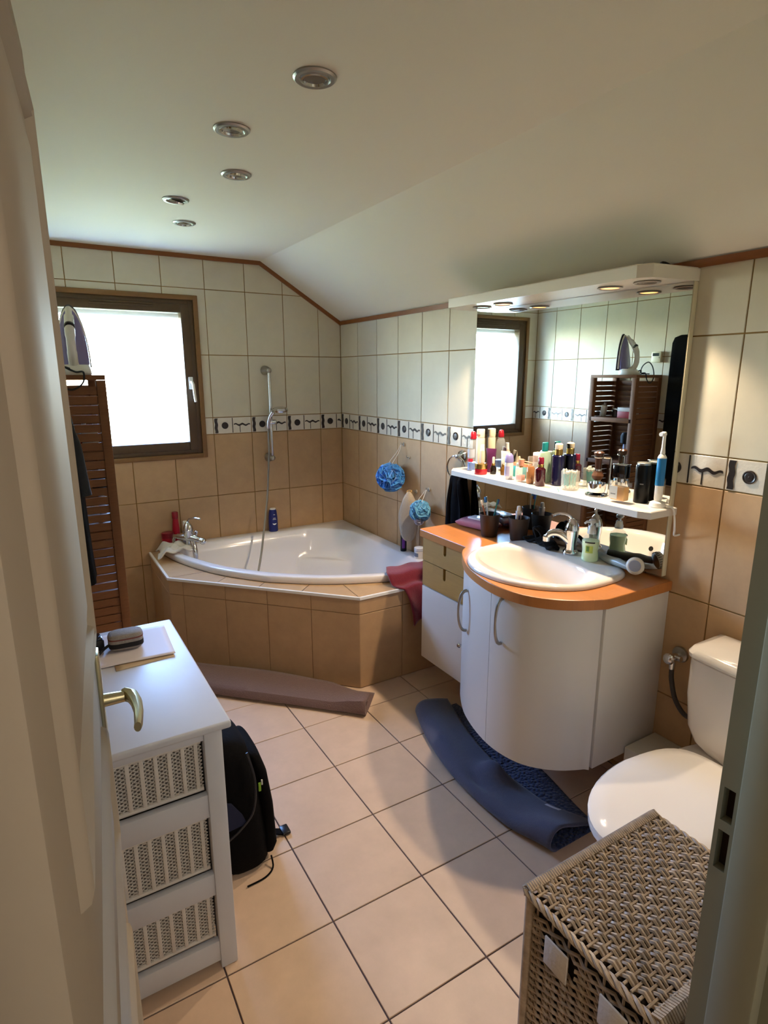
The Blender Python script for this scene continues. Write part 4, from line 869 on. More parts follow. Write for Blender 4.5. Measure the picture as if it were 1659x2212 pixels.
# pink packet of wipes
t = thing('wipes_packet', 'pink wipes packet with white flap lid against the mirror', 'packet', (-.108, -1.660, CT), .22)
def wp(u, v):
    a = 2*PI*u; x = .052*math.copysign(abs(math.cos(a))**.6, math.cos(a)); z = .022 + .022*math.copysign(abs(math.sin(a))**.6, math.sin(a)); k = 1 - (abs(v*2 - 1))**8 * .75; return (x*(1.0 + .06*(abs(2*v-1))**6), (v - .5)*.20, .022 + (z - .022)*k + .002*math.sin(30*v + 4*u)*(abs(2*v-1))**2)
obj('film', B().grid(wp, 28, 20, wrapu=True), mat('pink_film', '#B98096', .22, coat=.3, bump=.3, bscale=50), t, smooth=50); obj('flap_lid', B().rbox((-.030, -.055, .0435), (.030, .045, .053), .004), plain('lid_white', '#DCE0E6', .25), t)
# dark fleece headband behind the tap
hb = thing('fleece_headband', 'dark charcoal fleece headband lying folded behind the tap', 'headband', (-.105, -2.080, CT + .0225))
def hbf(u, v):
    s = u*2 - 1; x = .012 - .045*v + .012*math.sin(5*u); y = .085 - .18*u; z = .006 + .022*math.sin(PI*u*1.0)*(1 - v) + .012*math.sin(3*PI*u + 2*v)**2; return (x, y, z)
def hb_top(u, v):
    a = PI*(.05 + 1.1*u); return (.006 + .012*math.cos(2*a) - .030*(v-.5), .050 - .030*math.cos(a) - .05*u, .012 + .046*math.sin(a) + .004*math.sin(9*v))
solid(obj('band', B().grid(hbf, 26, 10), CHAR, hb), .012, 1); solid(obj('fold', B().grid(hb_top, 22, 8), CHAR, hb), .012, 1)
# soap pump
t = thing('soap_dispenser', 'clear pump bottle of green soap on the washbasin deck', 'bottle', (-.108, -2.330, CT + .0165), .25)
GS = mat('green_soap', '#DDF2BC', .1, alpha=.82)
prof = [(.030, 0), (.034, .005), (.0325, .025), (.030, .04), (.0335, .062), (.034, .08), (.026, .098), (.015, .106), (.014, .110)]
obj('bottle', B().lathe(prof, 32, sx=1, sy=1), clear('clear_pump_bottle', '#EFF5E9'), t, smooth=60); obj('soap', B().lathe([(r*.93, z + .003) for r, z in prof[:6]] + [(1e-6, .084)], 28), GS, t, smooth=60)
obj('label', curvepatch(.0345, PI*.93, PI*1.28, .078, .084), plain('black_label', '#1B1D18', .4), t); lm = obj('lime_print', curvepatch(.0345, PI*.97, PI*1.22, .040, .068), plain('lime', '#A3B64C', .5), t); obj('leaf_print', curvepatch(.0347, PI*1.0, PI*1.10, .046, .066), plain('leaf_green', '#4E7A34', .5), lm)
FR = mat('frosted_white', '#E9EDE8', .3, trans=.4)
obj('pump_collar', B().lathe([(.0165, .1105), (.0165, .122), (.014, .128), (.013, .138), (.010, .142)], 22), FR, t); obj('pump_head', B().lathe([(.006, .142), (.006, .150), (.013, .153), (.013, .163), (.010, .166)], 20).tube([(0, 0, .158), (-.022, .012, .158), (-.030, .016, .153)], [.006, .005, .004], 10), FR, t)
# sonic cleansing brush lying on the deck
t = thing('cleansing_brush', 'grey handled cleansing brush with round white head lying right of the soap bottle', 'brush', (-.085, -2.435, CT + .019), 0)
hd = Vector((-.105, -2.520, CT + .030)) - Vector((-.085, -2.435, CT + .019)); tl = Vector((-.055, -2.330, CT + .040)) - Vector((-.085, -2.435, CT + .019)); hd.z = .024; tl.z = .016
obj('handle', B().tube([tl, tl*.5 + Vector((0, 0, .004)), hd*.15 + Vector((0, 0, .016)), hd*.75], [.013, .0155, .016, .012], 16), plain('sage_grey', '#8E9490', .35), t)
q = (Vector((-.85, -.45, .25))).to_track_quat('Z', 'Y').to_matrix().to_4x4(); Mh = T3(hd + Vector((.004, -.006, .006))) @ q
obj('brush_head', B().lathe([(.010, -.024), (.028, -.018), (.032, -.006), (.031, .004), (.024, .009)], 28, M=Mh), plain('ivory_plastic', '#DAD7CB', .35), t); obj('pad', B().lathe([(.021, .0088), (.020, .0105), (1e-6, .011)], 24, M=Mh), plain('blue_grey_pad', '#9AA6BE', .5), t)
b = B()
for k in range(22): a = 2*PI*k/22; b.box((-.0012, .0305, -.016), (.0012, .0328, -.004), M=Mh @ RZ(a))
obj('grip_ribs', b, plain('dark_rib', '#5F6660', .5), t, smooth=None, kind='stuff')
#PART4
# ------------------------------------------------------------------ toilet
YT = -3.000
to = thing('toilet', 'white close-coupled toilet with closed lid beside the basin cabinet', 'toilet', (-.36, YT, 0))
def dshape(x0, x1, w, z, n=48, p=2.4, back=.78):
    """toilet-lid outline: round towards -x (x0 = tip), squarer at the back x1"""
    out = []; xc = x1 - (x1 - x0)*.42
    for i in range(n):
        a = 2*PI*i/n; c, s = math.cos(a), math.sin(a)
        if c < 0: out.append((xc + (xc - x0)*c, YT + w/2*s, z))
        else: e = 3.6; r = (abs(c)**e + abs(s)**e)**(-1/e); out.append((xc + (x1 - xc)*c*r, YT + w/2*s*r*(1 - .12*max(0, c)), z))
    return out
rings = [dshape(-.66, -.06, .21, 0.001), dshape(-.66, -.06, .215, .01), dshape(-.635, -.06, .21, .06), dshape(-.625, -.05, .20, .16), dshape(-.665, -.05, .245, .25), dshape(-.73, -.05, .325, .32), dshape(-.765, -.05, .362, .365), dshape(-.768, -.05, .364, .385), dshape(-.755, -.06, .35, .390)]
obj('pan', B().loft(rings), CERAM, to, local=False, smooth=60)
rings = [dshape(-.772, -.255, .362, .3915), dshape(-.780, -.252, .374, .395), dshape(-.780, -.252, .374, .405), dshape(-.772, -.256, .364, .410)]
obj('seat', B().loft(rings), CERAM, to, local=False, smooth=50)
rings = [dshape(-.774, -.246, .366, .4115), dshape(-.783, -.242, .378, .415), dshape(-.783, -.242, .378, .424), dshape(-.772, -.248, .362, .431), dshape(-.72, -.27, .28, .4345), dshape(-.61, -.34, .15, .436)]
obj('lid', B().loft(rings), CERAM, to, local=False, smooth=50)
def tank_ring(x0, x1, w, z, r=.04, n=8):
    """rounded towards the room"""
    pts = [(x1, -w/2), (x1, w/2)]
    for i in range(n + 1): a = PI/2*i/n; pts.append((x0 + r - r*math.sin(a), w/2 - r + r*math.cos(a)))
    m = []
    for i in range(1, 8): t = i/8; m.append((x0 - .012*math.sin(PI*t), (w/2 - r)*(1 - 2*t)))
    pts += m
    for i in range(n + 1): a = PI/2*i/n; pts.append((x0 + r - r*math.cos(a), -w/2 + r - r*math.sin(a)))
    return [(x, YT + y, z) for x, y in pts]
tk = obj('tank', B().loft([tank_ring(-.175, -.03, .25, .392), tank_ring(-.190, -.03, .31, .42), tank_ring(-.200, -.025, .350, .47), tank_ring(-.203, -.02, .375, .58), tank_ring(-.198, -.015, .382, .700), tank_ring(-.190, -.02, .37, .704)]), CERAM, to, local=False, smooth=50)
tl_ = obj('tank_lid', B().loft([tank_ring(-.196, -.015, .378, .7045), tank_ring(-.206, -.010, .392, .709), tank_ring(-.207, -.010, .394, .722), tank_ring(-.195, -.014, .38, .735), tank_ring(-.160, -.03, .33, .744), tank_ring(-.125, -.06, .22, .747)]), CERAM, to, local=False, smooth=50)
obj('flush_button', B().lathe([(.026, -.004), (.026, .004), (.022, .007), (1e-6, .0065)], 24, M=T3((-.105, YT + .00, .747))), CHROME, tl_, local=True)
va = thing('angle_valve', 'chrome angle valve with braided hose between basin cabinet and toilet tank', 'valve', (0, -2.675, .600))
obj('rose', B().lathe([(.030, 0), (.028, .008), (.014, .012)], 20, M=T3((-.001, 0, 0)) @ RY(-PI/2)), SATIN, va); obj('valve_body', B().tube([(-.010, 0, 0), (-.055, 0, 0)], .012, 14).tube([(-.045, 0, 0), (-.045, 0, -.045)], .011, 14).tube([(-.045, 0, .0), (-.045, -.03, .004)], .010, 12), CHROME, va)
obj('tap_knob', B().lathe([(.008, 0), (.019, .006), (.021, .016), (.017, .024), (.008, .027)], 10, M=T3((-.056, 0, 0)) @ RY(-PI/2)), CHROME, va)
obj('hose', B().tube(cr([(-.045, 0, -.045), (-.046, -.004, -.085), (-.052, -.030, -.150), (-.060, -.075, -.185), (-.075, -.12, -.17)], 6), .0085, 10), mat('braided_hose', '#4B4744', .45, .4, bump=.6, bscale=400), va)

# ------------------------------------------------------------------ wicker laundry basket
lk = thing('laundry_basket', 'brown-grey woven wicker laundry basket with flat lid in front of the toilet', 'basket', (-.998, -3.268, 0))
BX0, BX1, BY0, BY1, BZ = -1.197, -.800, -3.412, -3.125, .598
def strand(b, pts, r, n=5): b.tube(pts, r, n)
rnd = random.Random(11)
# lid : pairs of strands running away from the wall side, woven over ribs
lid = obj('lid', B().rbox((BX0 + .012, BY0 + .012, BZ - .004), (BX1 - .012, BY1 - .012, BZ + .002), .002), mat('dark_wicker_core', '#2A2019', .9), lk, local=False)
NX, NY = 40, 9; wv = B()
for i in range(NX):
    x = BX0 + .014 + (BX1 - BX0 - .028)*(i + .5)/NX; pts = []; ph = (i // 2) % 2
    for k in range(NY*2 + 1):
        y = BY0 + .010 + (BY1 - BY0 - .020)*k/(NY*2); z = BZ + .009 + .0048*math.cos(PI*k + PI*ph) * (1 if k % 2 == 0 or True else 0)
        pts.append((x + rnd.uniform(-.0006, .0006), y, z))
    pts2 = cr(pts, 2); wv.tube(pts2, .0036 + rnd.uniform(-.0004, .0004), 5)
obj('lid_weave', wv, WICK, lid, local=True, smooth=60, kind='stuff')
rb = B()
for k in range(NY*2 + 1):
    if k % 1 == 0:
        y = BY0 + .010 + (BY1 - BY0 - .020)*k/(NY*2); rb.tube([(BX0 + .006, y, BZ + .009), (BX1 - .006, y, BZ + .009)], .0026, 5)
obj('lid_ribs', rb, WICK, lid, local=True, smooth=60, kind='stuff')
# lid borders : braided edges
def braid(b, p, q, n, r, amp):
    p, q = Vector(p), Vector(q)
    for s in range(3):
        pts = []
        for k in range(n*4 + 1):
            a = 2*PI*k/(4*1.0)/2 + 2*PI*s/3; t = k/(n*4); c = p.lerp(q, t); d = (q - p).normalized(); u = Vector((-d.y, d.x, 0)); pts.append(c + u*(amp*math.cos(a)) + Vector((0, 0, amp*math.sin(a))))
        b.tube(pts, r, 5)
    return b
eb = B(); zc = BZ + .004
for p, q in (((BX0, BY0, zc), (BX1, BY0, zc)), ((BX1, BY0, zc), (BX1, BY1, zc)), ((BX1, BY1, zc), (BX0, BY1, zc)), ((BX0, BY1, zc), (BX0, BY0, zc))): braid(eb, p, q, 9, .0042, .0045)
# wrapped cane on the far and near edges
for yy in (BY1, BY0):
    for i in range(70):
        x = BX0 + (BX1 - BX0)*(i + .5)/70; eb.tube([(x, yy + (.014 if yy == BY0 else -.014), BZ + .012), (x + .001, yy, BZ + .0165), (x + .002, yy + (-.010 if yy == BY0 else .010), BZ + .004), (x + .002, yy + (-.004 if yy == BY0 else .004), BZ - .012)], .0030, 5)
obj('lid_border', eb, WICK, lid, local=True, smooth=60, kind='stuff')
# sides
core_b = obj('lining', B().box((BX0 + .014, BY0 + .014, .006), (BX1 - .014, BY1 - .014, BZ - .02)), mat('dark_lining', '#241C16', .95), lk, local=False, smooth=None)
def side(p, q, skip=None):
    p, q = Vector(p), Vector(q); L_ = (q - p).length; d = (q - p)/L_; nrm = Vector((d.y, -d.x, 0)); ns = max(4, int(L_/.034)); b = B()
    rows = 64
    for j in range(rows):
        z = .008 + (BZ - .035)*j/rows
        segs = [[]]
        for k in range(ns*2 + 1):
            s = L_*k/(ns*2); pt = p + d*s + nrm*(.0045*math.cos(PI*k + PI*(j % 2))) + Vector((0, 0, z + rnd.uniform(-.0006, .0006)))
            if skip and any(a <= s <= c and z0 <= z <= z1 for a, c, z0, z1 in skip): segs.append([]) if segs[-1] else None
            else: segs[-1].append(pt)
        for sg in segs:
            if len(sg) > 1: b.tube(sg, .0036, 5)
    for k in range(1, ns*2, 2): s = L_*k/(ns*2); b.tube([p + d*s + Vector((0, 0, .004)), p + d*s + Vector((0, 0, BZ - .012))], .0026, 5)
    return b
lf_ = [(.050, .105, .503, .545), (.175, .230, .503, .545)]
for p, q, sk in (((BX0 + .008, BY1 - .008, 0), (BX0 + .008, BY0 + .008, 0), lf_), ((BX0 + .008, BY0 + .008, 0), (BX1 - .008, BY0 + .008, 0), None), ((BX1 - .008, BY0 + .008, 0), (BX1 - .008, BY1 - .008, 0), None), ((BX1 - .008, BY1 - .008, 0), (BX0 + .008, BY1 - .008, 0), None)):
    obj('side_weave', side(p, q, sk), WICK, lk, local=False, smooth=60, kind='stuff')
for x in (BX0 + .008, BX1 - .008):
    for y in (BY0 + .008, BY1 - .008): obj('corner_post', B().tube([(x, y, .001), (x, y, BZ - .006)], .011, 12), WICK, lk, local=False)
LINEN = mat('white_linen', '#CFC4B8', .9, bump=.3, bscale=120)
for a, c in ((.050, .105), (.175, .230)):
    obj('lining_flap', B().rbox((BX0 - .0045, BY1 - .008 - c, .493), (BX0 + .0, BY1 - .008 - a, .555), .002), LINEN, lk, local=False, label='white lining cloth showing through the handle opening')

# ------------------------------------------------------------------ white drawer chest with wicker drawers
DXa, DXb, DYa, DYb, DZt = -1.905, -1.598, -2.468, -1.775, .750
ds = thing('wicker_drawer_chest', 'narrow white painted chest with three wicker drawers behind the open door', 'chest', (-1.75, -2.12, 0), 0)
obj('top_board', B().rbox((DXa - .015, DYa - .020, DZt - .020), (DXb + .020, DYb + .015, DZt), .006, 3), PAINTW, ds, local=False)
for x in (DXa, DXb - .045):
    for y in (DYa, DYb - .045): obj('leg', B().rbox((x, y, 0), (x + .045, y + .045, DZt - .0205), .003), PAINTW, ds, local=False)
RAILS = [(.700, .729), (.478, .545), (.238, .305), (.022, .088)]
for z0, z1 in RAILS: obj('front_rail', B().rbox((DXa + .044, DYa + .006, z0), (DXb - .044, DYa + .026, z1), .002), PAINTW, ds, local=False)
obj('side_panel', B().rbox((DXb - .032, DYa + .044, .03), (DXb - .012, DYb - .044, DZt - .0205), .002), PAINTW, ds, local=False); obj('side_panel', B().rbox((DXa + .012, DYa + .044, .03), (DXa + .032, DYb - .044, DZt - .0205), .002), PAINTW, ds, local=False)
WD = mat('dark_drawer_inside', '#6E6864', .9)
for z0, z1 in ((.548, .698), (.308, .475), (.091, .235)):
    dw = obj('wicker_drawer', B().box((DXa + .052, DYa + .030, z0 + .002), (DXb - .052, DYb - .06, z1 - .004)), WD, ds, local=False, smooth=None)
    w = B(); rr = random.Random(int(z0*1000)); x0, x1 = DXa + .050, DXb - .050; ncol = 13; rows = int((z1 - z0 - .016)/.0052)
    for j in range(rows):
        z = z0 + .012 + (z1 - z0 - .022)*j/rows; pts = []
        for k in range(ncol*2 + 1):
            x = x0 + (x1 - x0)*k/(ncol*2); pts.append((x, DYa + .026 + .0042*math.cos(PI*k + PI*(j % 2)) + rr.uniform(-.0004, .0004), z + rr.uniform(-.0005, .0005)))
        w.tube(pts, .0021, 5)
    obj('weave', w, WICKW, dw, smooth=60, kind='stuff')
    s2 = B()
    for k in range(0, ncol*2 + 1, 4):
        x = x0 + (x1 - x0)*k/(ncol*2) + .003; s2.rbox((x - .005, DYa + .0195, z0 + .010), (x + .005, DYa + .0235, z1 - .008), .0015)
    obj('stakes', s2, WICKW, dw, smooth=60, kind='stuff')
    obj('rim', B().tube([(x0, DYa + .024, z0 + .009), (x1, DYa + .024, z0 + .009)], .006, 8), WICKW, dw); obj('rim', B().tube([(x0, DYa + .024, z1 - .008), (x1, DYa + .024, z1 - .008)], .005, 8), WICKW, dw)
# letter, folded paper and spectacle case on top
PAPER = mat('lilac_white_paper', '#D6CFD6', .7)
def sheet(u, v): x = -1.845 + .225*u + .012*v; y = -2.035 + .245*v - .02*u; return (x, y, DZt + .002 + .006*(1-v)**3*u + .001*math.sin(5*u + 3*v))
tag(solid(obj('paper_sheet', B().grid(sheet, 12, 12), PAPER), .0006), 'lilac-white sheet of paper lying on the white chest', 'paper')
def sheet2(u, v): x = -1.79 + .165*u; y = -2.075 + .05*v + .03*u*0; return (x, y + .012*u, DZt + .0012)
tag(solid(obj('envelope', B().grid(sheet2, 6, 3), mat('buff_paper', '#C3AE93', .7)), .0008), 'buff envelope edge sticking out under the paper sheet', 'envelope')
cs = thing('hard_case', 'small grey zip case with dark band on the white chest', 'case', (-1.742, -1.925, DZt + .0075), -.06)
def case_ring(k, z, w=.050, d=.036, n=32): return [(w*k*math.copysign(abs(math.cos(a))**.5, math.cos(a)), d*k*math.copysign(abs(math.sin(a))**.5, math.sin(a)), z) for a in [2*PI*i/n for i in range(n)]]
GF = mat('grey_felt', '#8C8681', .9, bump=.4, bscale=260, noise=.15, nscale=90)
obj('shell', B().loft([case_ring(.86, 0), case_ring(.97, .006), case_ring(1, .014), case_ring(1, .036), case_ring(.96, .044), case_ring(.80, .048)]), GF, cs, smooth=60); obj('dark_band', B().loft([case_ring(1.012, .009), case_ring(1.015, .012), case_ring(1.015, .021), case_ring(1.012, .024)]), plain('black_band', '#121014', .8), cs, smooth=60)
zp = obj('zip', B().loft([case_ring(1.012, .034), case_ring(1.02, .036), case_ring(1.012, .038)]), plain('rust_piping', '#6E3A34', .7), cs, smooth=60); obj('wrist_strap', B().tube(cr([(-.045, -.010, .018), (-.065, -.02, .010), (-.085, -.05, .004), (-.10, -.08, .004)], 5), .0045, 8), plain('black_strap', '#101014', .6), cs)
bk_ = thing('black_box', 'small black box with glossy top at the door edge on the chest', 'box', (-1.835, -1.895, DZt + .0005), .1); obj('box_body', B().rbox((-.03, -.03, .006), (.03, .03, .040), .004), plain('black_matte', '#141315', .5), bk_); obj('box_top', B().rbox((-.027, -.027, .0402), (.027, .027, .043), .001), plain('black_mirror', '#20242C', .05), bk_)

# ------------------------------------------------------------------ backpack beside the chest
bp_ = thing('backpack', 'black backpack with open pocket leaning against the white chest', 'backpack', (-1.47, -2.03, 0))
BPK = mat('black_nylon', '#060506', .9, bump=.3, bscale=140, spec=.15)
def bp_ring(x0, x1, y0, y1, z, p=3.2, n=32, lean=0):
    cx_, cy_ = (x0 + x1)/2, (y0 + y1)/2; out = []
    for i in range(n):
        a = 2*PI*i/n; c, s = math.cos(a), math.sin(a); r = (abs(c)**p + abs(s)**p)**(-1/p); out.append((cx_ + (x1-x0)/2*c*r + lean*z, cy_ + (y1-y0)/2*s*r, z))
    return out
obj('main_body', B().loft([bp_ring(-1.555, -1.40, -2.19, -1.90, .002), bp_ring(-1.565, -1.388, -2.205, -1.885, .02), bp_ring(-1.568, -1.392, -2.21, -1.88, .10), bp_ring(-1.570, -1.405, -2.205, -1.885, .22), bp_ring(-1.572, -1.42, -2.195, -1.895, .34), bp_ring(-1.573, -1.438, -2.18, -1.91, .42), bp_ring(-1.574, -1.460, -2.16, -1.93, .448), bp_ring(-1.572, -1.49, -2.13, -1.96, .462)]), BPK, bp_, local=False, smooth=60)
fp_ = obj('front_pocket', B().loft([bp_ring(-1.42, -1.372, -2.18, -1.91, .03), bp_ring(-1.42, -1.362, -2.19, -1.90, .06), bp_ring(-1.42, -1.368, -2.185, -1.905, .20), bp_ring(-1.43, -1.382, -2.175, -1.915, .32), bp_ring(-1.44, -1.398, -2.15, -1.94, .375), bp_ring(-1.445, -1.415, -2.12, -1.97, .385)]), BPK, bp_, local=False, smooth=60)
obj('blue_lining', B().loft([[(-1.56, -2.209, .19), (-1.478, -2.212, .200), (-1.49, -2.211, .235), (-1.52, -2.209, .282), (-1.56, -2.207, .300)], [(-1.56, -2.200, .19), (-1.478, -2.20, .200), (-1.49, -2.20, .235), (-1.52, -2.198, .282), (-1.56, -2.198, .300)]]), plain('navy_lining', '#121936', .8), bp_, local=False)
obj('green_tag', B().rbox((-1.432, -2.2045, .292), (-1.424, -2.1995, .322), .001).v and B().rbox((-1.432, -2.2045, .292), (-1.424, -2.1995, .322), .001), plain('lime_tag', '#7DA82E', .6), bp_, local=False); obj('white_tag', B().rbox((-1.4225, -2.2045, .312), (-1.4175, -2.1995, .330), .001), plain('white_tag_cloth', '#C9CCC2', .7), bp_, local=False)
obj('zip_line', B().tube(cr([(-1.548, -2.214, .16), (-1.50, -2.216, .19), (-1.455, -2.213, .24), (-1.443, -2.205, .34), (-1.458, -2.185, .43)], 6), .004, 6), plain('zip_black', '#1A181B', .5), bp_, local=False)
st_ = obj('hip_strap', B().loft([[(-1.39, -2.10, .05), (-1.39, -2.07, .05), (-1.39, -2.07, .055), (-1.39, -2.10, .055)], [(-1.355, -2.105, .018), (-1.355, -2.075, .018), (-1.355, -2.075, .023), (-1.355, -2.105, .023)], [(-1.322, -2.105, .002), (-1.322, -2.075, .002), (-1.322, -2.075, .008), (-1.322, -2.105, .008)]]), BPK, bp_, local=False)
obj('buckle', B().rbox((-1.326, -2.112, .002), (-1.296, -2.068, .014), .004), plain('buckle_plastic', '#17171A', .3), st_)
obj('dangling_strap', B().tube(cr([(-1.40, -2.195, .03), (-1.405, -2.222, .006), (-1.44, -2.245, .004), (-1.50, -2.25, .004)], 5), .0028, 6), BPK, bp_, local=False)

# ------------------------------------------------------------------ tall slatted cabinet with iron
TX0, TX1, TY0, TY1, TZ = XL + .004, -1.646, -1.215, -.835, 1.585
tc_ = thing('slatted_cabinet', 'tall narrow brown slatted wooden shelf cabinet against the left wall', 'cabinet', (-1.78, -1.02, 0))
for x in (TX0, TX1 - .034):
    for y in (TY0, TY1 - .034): obj('post', B().rbox((x, y, 0), (x + .034, y + .034, TZ - .0205), .002), TEAK, tc_, local=False)
obj('top_board', B().rbox((TX0, TY0, TZ - .020), (TX1, TY1, TZ), .003), TEAK, tc_, local=False)
for z in (1.29, .99, .69, .39, .09): obj('shelf', B().rbox((TX0 + .002, TY0 + .014, z - .030), (TX1 + .0, TY1 - .014, z), .002), TEAK, tc_, local=False)
PIT = .0365; nsl = 41
sl_me = B().rbox((TX0 + .034, 0, 0), (TX1 - .034, .010, .0312), .0012, 1).mesh('slat', TEAK)
for k in range(nsl):
    z = .05 + PIT*k
    for y in (TY0 + .006, TY1 - .016):
        o = bpy.data.objects.new('slat', sl_me); COL.objects.link(o); o.location = (0, y, z); o.rotation_euler = (0, 0, 0); o.parent = tc_; o.matrix_parent_inverse = TM[tc_.name].inverted()
bs_me = B().rbox((0, TY0 + .034, 0), (.008, TY1 - .034, .0345), .0012, 1).mesh('back_slat', TEAK)
for k in range(nsl):
    o = bpy.data.objects.new('back_slat', bs_me); COL.objects.link(o); o.location = (TX0 + .004, 0, .05 + PIT*k); o.parent = tc_; o.matrix_parent_inverse = TM[tc_.name].inverted()
t = thing('red_carton', 'red and white carton on the upper shelf of the slatted cabinet', 'carton', (-1.76, -1.095, 1.290)); obj('box', B().rbox((-.06, -.05, 0), (.06, .05, .045), .001), plain('red_card', '#8E1A24', .5), t); obj('lid', B().rbox((-.06, -.05, .0452), (.06, .05, .072), .001), plain('grey_card', '#B9B2AC', .5), t)
t = thing('white_carton', 'white upright carton at the post end of the upper cabinet shelf', 'carton', (-1.72, -1.168, 1.290)); obj('box', B().rbox((-.03, -.016, 0), (.03, .016, .10), .001), plain('white_card', '#D5D5D8', .5), t)
t = thing('slanted_bottle', 'white flat bottle leaning on the upper cabinet shelf', 'bottle', (-1.72, -.905, 1.291)); obj('body', B().rbox((-.014, -.02, .002), (.014, .02, .082), .006, M=RX(.18)), plain('offwhite_bottle', '#CFCAC0', .35), t); obj('cap', B().lathe(cyl(.009, .083, .10, ch=.001), 16, M=RX(.18)), plain('grey_cap', '#8E8A86', .4), t)
t = thing('dark_jar', 'small dark jar on the upper cabinet shelf behind the leaning bottle', 'jar', (-1.76, -.985, 1.290)); obj('body', B().lathe(cyl(.026, 0, .05, ch=.004), 20), plain('smoke_jar', '#2A2A2C', .2), t); obj('lid', B().lathe(cyl(.027, .0505, .064, ch=.002), 20), CHROME, t)
t = thing('hairbrush', 'black round hairbrush and pale handle on the lower cabinet shelf', 'brush', (-1.70, -1.13, .991)); obj('handle', B().lathe([(.012, 0), (.014, .02), (.011, .09), (.010, .12)], 16), plain('lavender_plastic', '#AEB6D8', .35), t); obj('head', B().lathe([(.012, .1205), (.030, .13), (.032, .18), (.022, .20), (1e-6, .205)], 20), plain('black_bristle', '#0D0D11', .8), t)
# steam iron standing on its heel
ir = thing('steam_iron', 'white and purple steam iron standing on its heel on the slatted cabinet', 'iron', (-1.738, -1.065, TZ), -.12)
def iron_ring(k, z, y0, y1, w, n=28, p=2.6):
    out = []; cy_ = (y0 + y1)/2
    for i in range(n):
        a = 2*PI*i/n; c, s = math.cos(a), math.sin(a); r = (abs(c)**p + abs(s)**p)**(-1/p); out.append((w/2*c*r, cy_ + (y1 - y0)/2*s*r, z))
    return out
IW = lambda t: .112*(1 - t**2.2)**.62 + .004
obj('heel', B().loft([iron_ring(1, 0, -.085, .045, .118), iron_ring(1, .006, -.088, .048, .124), iron_ring(1, .022, -.080, .047, .120), iron_ring(1, .040, -.055, .044, .112)]), plain('iron_white', '#D9D8D2', .3), ir, smooth=60)
obj('soleplate', B().loft([iron_ring(1, .03 + .245*t, .044, .054, IW(t) + .006, p=4) for t in [0, .15, .3, .45, .6, .72, .83, .92, .98, 1.0]]), mat('iron_sole', '#4A4A52', .3, .7), ir, smooth=60)
obj('body', B().loft([iron_ring(1, .036 + .225*t, -.012*(1 - t) + .028*t, .0435, IW(t)*.96) for t in [0, .15, .3, .45, .6, .72, .83, .92, .98]]), mat('iron_purple', '#7C77A4', .2, coat=.4), ir, smooth=60)
obj('handle', B().tube(cr([(0, -.020, .030), (0, -.050, .048), (0, -.066, .095), (0, -.060, .150), (0, -.036, .195), (0, -.004, .232), (0, .022, .262)], 5), [.019]*5 + [.018]*5 + [.0165]*5 + [.0185]*5 + [.0175]*5 + [.012]*5 + [.006], 14), plain('iron_white', '#D9D8D2', .3), ir, smooth=60)
obj('skirt', B().loft([iron_ring(1, .040 + .228*t, .030, .0438, IW(t) + .003) for t in [0, .2, .4, .6, .75, .87, .95, 1.0]]), plain('iron_white', '#D9D8D2', .3), ir, smooth=60)
dl = obj('dial', B().lathe([(.019, -.004), (.020, .006), (.017, .010), (1e-6, .011)], 24, M=T3((0, -.046, .186)) @ RX(PI/2 + .55)), plain('dial_black', '#17161A', .3), ir); obj('dial_mark', B().box((-.009, -.0045, .0112), (.009, .0045, .0122), M=T3((0, -.046, .186)) @ RX(PI/2 + .55)), SATIN, dl, smooth=None)
obj('cord', B().tube(cr([(-.01, -.07, .022), (-.03, -.085, .030), (.005, -.110, .012), (.035, -.155, .010), (.03, -.166, -.03), (-.01, -.164, -.055), (-.06, -.160, -.035), (-.085, -.15, .01), (-.10, -.125, .06), (-.10, -.095, .085), (-.095, -.06, .06), (-.085, -.05, .008), (-.06, -.085, .006), (-.10, -.11, .006)], 6), .0038, 8), plain('cord_black', '#121212', .6), ir)
# thermostat
t = thing('thermostat', 'small white room thermostat on the left wall above the iron cable', 'thermostat', (XL, -1.165, 1.705)); obj('body', B().rbox((.001, -.036, -.036), (.024, .036, .036), .004), plain('ivory_case', '#D9D2B4', .4), t); sc2 = obj('display', B().box((.0242, -.022, .006), (.0248, .026, .026)), plain('lcd', '#39423F', .2), t, smooth=None); obj('button', B().lathe(cyl(.004, 0, .002, ch=.0005), 12, M=T3((.024, -.026, -.005)) @ RY(PI/2)), plain('grey_button', '#8F8B7C', .5), t)
# dark robe hanging on the left wall
rbm = mat('dark_robe_cloth', '#0B0C0D', .95, bump=.4, bscale=130, spec=.15)
hk = tag(obj('coat_hook', B().lathe([(.018, 0), (.018, .006), (.007, .01), (.007, .05), (.011, .056), (.006, .06)], 14, M=T3((XL + .0005, -1.50, 1.80)) @ RY(PI/2)), SATIN), 'metal coat hook under the dark bathrobe', 'hook')
rob = thing('bathrobe', 'dark bathrobe hanging on the left wall between the slatted cabinet and the open door', 'bathrobe', (XL + .06, -1.48, .83))
def robe_ring(z, y0, y1, d, ph=0, n=36):
    out = []
    for i in range(n):
        a = 2*PI*i/n; c, s = math.cos(a), math.sin(a); p = 3; r = (abs(c)**p + abs(s)**p)**(-1/p); k = 1 + .06*math.sin(5*a + ph)
        out.append((XL + .006 + d/2 + d/2*c*r*(k if c > 0 else 1), (y0 + y1)/2 + (y1 - y0)/2*s*r, z))
    return out
